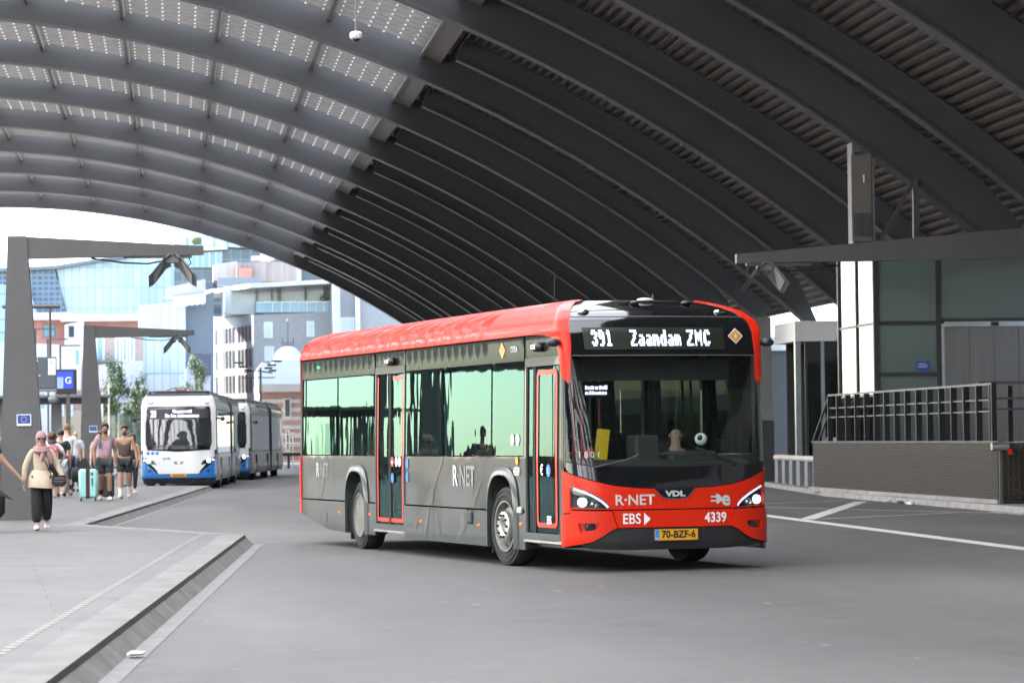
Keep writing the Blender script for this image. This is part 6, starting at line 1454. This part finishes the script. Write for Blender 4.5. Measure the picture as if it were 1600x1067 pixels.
MB().bbox(-.28, .18, -.12, .12, 0, .42, .08).build('bag_body', cloth('black', (.012, .012, .013)), bg_, smooth=True); MB().loft([[(-.2, -.1, .40), (.16, -.1, .34), (.16, .1, .34), (-.2, .1, .40)], [(.0, -.06, .52), (.30, -.06, .30), (.30, .06, .28), (.0, .06, .50)]]).build('flap', cloth('black', (.012, .012, .013)), bg_); MB().tube([(-.22, 0, .4), (-.15, 0, .56), (.02, 0, .55), (.1, 0, .4)], .015, 6).build('handle', M['black_plastic'], bg_)
# people walking away on the platform
person('person in grey seen from behind, left of the nearest lamp post', -3.78, 65.5, 1.86, math.pi, 'tan', ('brown', 'short'), ('short', cloth('mid_grey', (.12, .125, .13))), ('long', cloth('dark_trousers', (.03, .03, .035))), 'black', walk)
person('bald man in a black shirt just right of the nearest lamp post', -3.30, 70.5, 1.82, math.pi, 'light', ('grey', 'none'), ('short', cloth('black_shirt', (.014, .016, .02))), ('long', cloth('dark_trousers', (.03, .03, .035))), 'black', walk2)
fp = dict(walk); fp.update(ell=(.155, .03, .66), wrl=(.115, -.05, .56), elr=(-.2, .02, .64), wrr=(-.13, -.045, .545))
person('woman with wavy dark hair wearing a floral backpack over a white T-shirt', -3.10, 78.1, 1.70, math.pi, 'light', ('brown', 'curly'), ('short', cloth('white', (.66, .66, .68))), ('shorts', cloth('navy', (.02, .025, .05))), 'white', fp, sex='f')
fb = thing('floral_backpack', 'pink and blue floral backpack on the woman with wavy dark hair', 'backpack', (-3.10, 77.86, PZ+.93))
def floral():
    m = bpy.data.materials.new('floral_print'); m.use_nodes = True; t = m.node_tree; b = t.nodes['Principled BSDF']; tc = nn(t, 'ShaderNodeTexCoord'); vo = nn(t, 'ShaderNodeTexVoronoi'); vo.inputs['Scale'].default_value = 14
    cr = nn(t, 'ShaderNodeValToRGB'); cr.color_ramp.interpolation = 'CONSTANT'; e = cr.color_ramp.elements; e[0].color = (.55, .12, .12, 1); e[1].position = .35; e[1].color = (.62, .28, .3, 1)
    for p_, c in ((.55, (.12, .14, .3, 1)), (.75, (.6, .35, .25, 1)), (.88, (.6, .5, .5, 1))): x = e.new(p_); x.color = c
    sp_ = nn(t, 'ShaderNodeSeparateColor'); t.links.new(tc.outputs['Object'], vo.inputs['Vector']); t.links.new(vo.outputs['Color'], sp_.inputs[0]); t.links.new(sp_.outputs[0], cr.inputs[0]); t.links.new(cr.outputs[0], b.inputs['Base Color']); b.inputs['Roughness'].default_value = .8
    return m
MB().bbox(-.17, .17, -.10, .09, 0, .44, .07).build('bag_body', floral(), fb, smooth=True); MB().bbox(-.13, .13, -.14, -.09, .03, .22, .03).build('pocket', floral(), fb)
person('man in a black T-shirt and pale shorts walking away beside the floral backpack', -2.93, 79.6, 1.78, math.pi, 'tan', ('black', 'short'), ('short', cloth('black_shirt', (.014, .016, .02))), ('shorts', cloth('pale_blue_grey', (.33, .37, .40))), 'black', walk2)
wt = dict(walk); wt.update(elr=(-.16, .0, .64), wrr=(-.185, -.01, .49))
person('tall man in a white T-shirt walking away with a black holdall', -2.84, 81.6, 1.93, math.pi, 'light', ('fair', 'short'), ('short', cloth('white', (.66, .66, .68))), ('long', cloth('navy', (.02, .025, .05))), 'white', wt)
hd_ = thing('holdall', 'black round holdall carried by the tall man in the white T-shirt', 'bag', (-2.43, 80.9, PZ+.36))
MB().lathe([(.05, -.28), (.19, -.26), (.21, 0), (.19, .26), (.05, .28)], (0, 0, .2), 'X', 16).build('bag_body', cloth('black', (.012, .012, .013)), hd_, smooth=True); MB().tube([(-.18, -.05, .34), (-.08, -.04, .62), (.0, 0, .66), (.08, -.04, .62), (.18, -.05, .34)], .014, 6).build('handle', M['black_plastic'], hd_)
person('bald man in a pale blue shirt and dark trousers left of the farther lamp post', -2.82, 88.0, 1.80, -.3, 'light', ('grey', 'none'), ('short', cloth('pale_blue', (.42, .49, .58))), ('long', cloth('charcoal', (.035, .04, .05))), 'black')
# the two men walking towards the camera
gp = dict(walk2); gp.update(elr=(-.135, .03, .64), wrr=(-.135, .0, .50), wrl=(.14, -.02, .49))
p1_, J1, k1 = person('bearded man in a pink T-shirt and dark shorts pulling the mint green suitcase', -1.66, 73.9, 1.9, .1, 'brown', ('black', 'short'), ('short', cloth('pink', (.40, .24, .29))), ('shorts', cloth('dark_green_grey', (.035, .042, .042))), 'white', gp, beard=True)
socks(p1_, J1, k1, cloth('black', (.012, .012, .013)), .32)
for s, lab in ((1, 0), (-1, 0)):
    MB().tube([(s*.072*k1, -.078*k1, .66*k1), (s*.076*k1, -.088*k1, .74*k1), (s*.07*k1, -.045*k1, .825*k1), (s*.068*k1, .05*k1, .83*k1)], .017*k1, 8).build('backpack_strap', cloth('mid_grey', (.12, .125, .13)), p1_)
bp_ = dict(walk); bp_.update(ell=(.15, .02, .635), wrl=(.17, -.02, .49))
p2_, J2, k2 = person('man in a dark brown sleeveless top and black shorts, walking beside the pink T-shirt man', -1.24, 76.8, 1.86, -.1, 'tan', ('black', 'short'), ('tank', cloth('dark_brown', (.065, .04, .035))), ('shorts', cloth('black_shorts', (.022, .025, .028))), 'beige', bp_, beard=True)
socks(p2_, J2, k2, cloth('white', (.66, .66, .68)), .38)
person('woman with long dark hair half hidden behind the man in the sleeveless top', -1.13, 82.5, 1.66, .1, 'light', ('brown', 'long'), ('tank', cloth('black_shirt', (.014, .016, .02))), ('long', cloth('charcoal', (.035, .04, .05))), 'white', walk, sex='f')
person('person whose face shows over the shoulder of the pink T-shirt man', -2.06, 84.5, 1.74, 0, 'light', ('fair', 'short'), ('short', cloth('sand', (.42, .36, .3))), ('long', cloth('charcoal', (.035, .04, .05))), 'white')
# suitcases
sc1 = thing('suitcase', 'mint green hard shell suitcase with a dark strap, beside the pink T-shirt man', 'suitcase', (-2.06, 73.6, PZ))
mint = pm('mint_shell', (.28, .58, .55), .3, var=.04, coat=.4)
MB().bbox(-.225, .225, -.14, .14, .07, .77, .05).build('shell', mint, sc1, smooth=True); MB().bbox(-.06, .045, -.150, .150, .062, .78, .015).build('strap', pm('strap_dark', (.05, .012, .018), .7), sc1)
MB().bbox(.085, .115, -.155, -.138, .36, .56, .006).build('side_handle', M['black_plastic'], sc1); MB().bbox(.07, .12, -.15, -.138, .62, .68, .006).build('lock', M['black_plastic'], sc1)
for sx in (-.17, .17):
    for sy in (-.09, .09): MB().lathe([(.004, -.02), (.035, -.018), (.035, .018), (.004, .02)], (sx, sy, .035), 'X', 12).build('wheel', M['black_rubber'], sc1)
b = MB(); b.tube([(-.07, .1, .77), (-.07, .1, 1.0), (.09, .1, 1.0), (.09, .1, .77)], .012, 6); b.build('pull_handle', M['black_plastic'], sc1)
tb = thing('tote_bag', 'small black bag standing on top of the mint green suitcase', 'bag', (-2.17, 73.6, PZ+.782))
MB().loft([[(-.13, -.07, 0), (.16, -.07, 0), (.16, .07, 0), (-.13, .07, 0)], [(-.10, -.06, .16), (.12, -.06, .16), (.12, .06, .16), (-.10, .06, .16)], [(-.02, -.03, .24), (.06, -.03, .24), (.06, .03, .24), (-.02, .03, .24)]]).build('bag_body', cloth('black', (.012, .012, .013)), tb, smooth=True); MB().tube([(-.05, 0, .2), (.0, 0, .33), (.07, 0, .2)], .012, 6).build('handle', M['black_plastic'], tb)
sc2 = thing('suitcase', 'dark suitcase with a beige edge half hidden behind the legs of the pink T-shirt man', 'suitcase', (-1.66, 74.7, PZ))
MB().bbox(-.17, .2, -.12, .12, .07, .62, .04).build('shell', pm('dark_shell', (.05, .045, .045), .4), sc2, smooth=True); MB().bbox(-.215, -.172, -.11, .11, .08, .60, .015).build('edge', pm('beige_edge', (.4, .33, .25), .6), sc2)
for sx in (-.13, .15): MB().lathe([(.004, -.02), (.035, -.018), (.035, .018), (.004, .02)], (sx, -.06, .035), 'X', 12).build('wheel', M['black_rubber'], sc2)
# driver and passengers, seated in the red bus
BM = Matrix.Translation((5.71, 34.39, 0)) @ Matrix.Rotation(R(-77.93), 4, 'Z')
def in_bus(x, y, z): return BM @ Vector((x, y, z))
for x, y, lab, sk, hr, tp, sx in ((-1.42, .56, 'bald bus driver with dark clothes behind the windscreen of the red bus', 'light', ('grey', 'none'), cloth('driver_navy', (.03, .035, .05)), 'm'),
        (-8.95, -.93, 'passenger with brown hair at the window behind the rear bus door', 'light', ('brown', 'long'), cloth('rust', (.25, .1, .06)), 'f'),
        (-3.95, -.93, 'passenger in a cap and pink top at the window above the front wheel arch lettering', 'light', ('grey', 'short'), cloth('pinkish', (.4, .22, .2)), 'm')):
    q = in_bus(x+.05, y, .37+.46-.49*1.72)
    person(lab, q.x, q.y, 1.72, R(-77.93)+math.pi/2, sk, hr, ('long', tp), ('long', cloth('charcoal', (.035, .04, .05))), 'black', None, q.z, sx, seated=True)
q = in_bus(-.42, .50, 1.43)
ey = thing('toy_eyeball', 'white toy eyeball with a black pupil on the dashboard of the red bus', 'toy', q, R(-77.93))
MB().ball((0, 0, .075), .075, 16, 12).build('ball', M['white_paint'], ey, smooth=True); MB().ball((.045, -.03, .09), (.034, .034, .036), 14, 10).build('pupil', M['black_gloss'], ey, smooth=True)
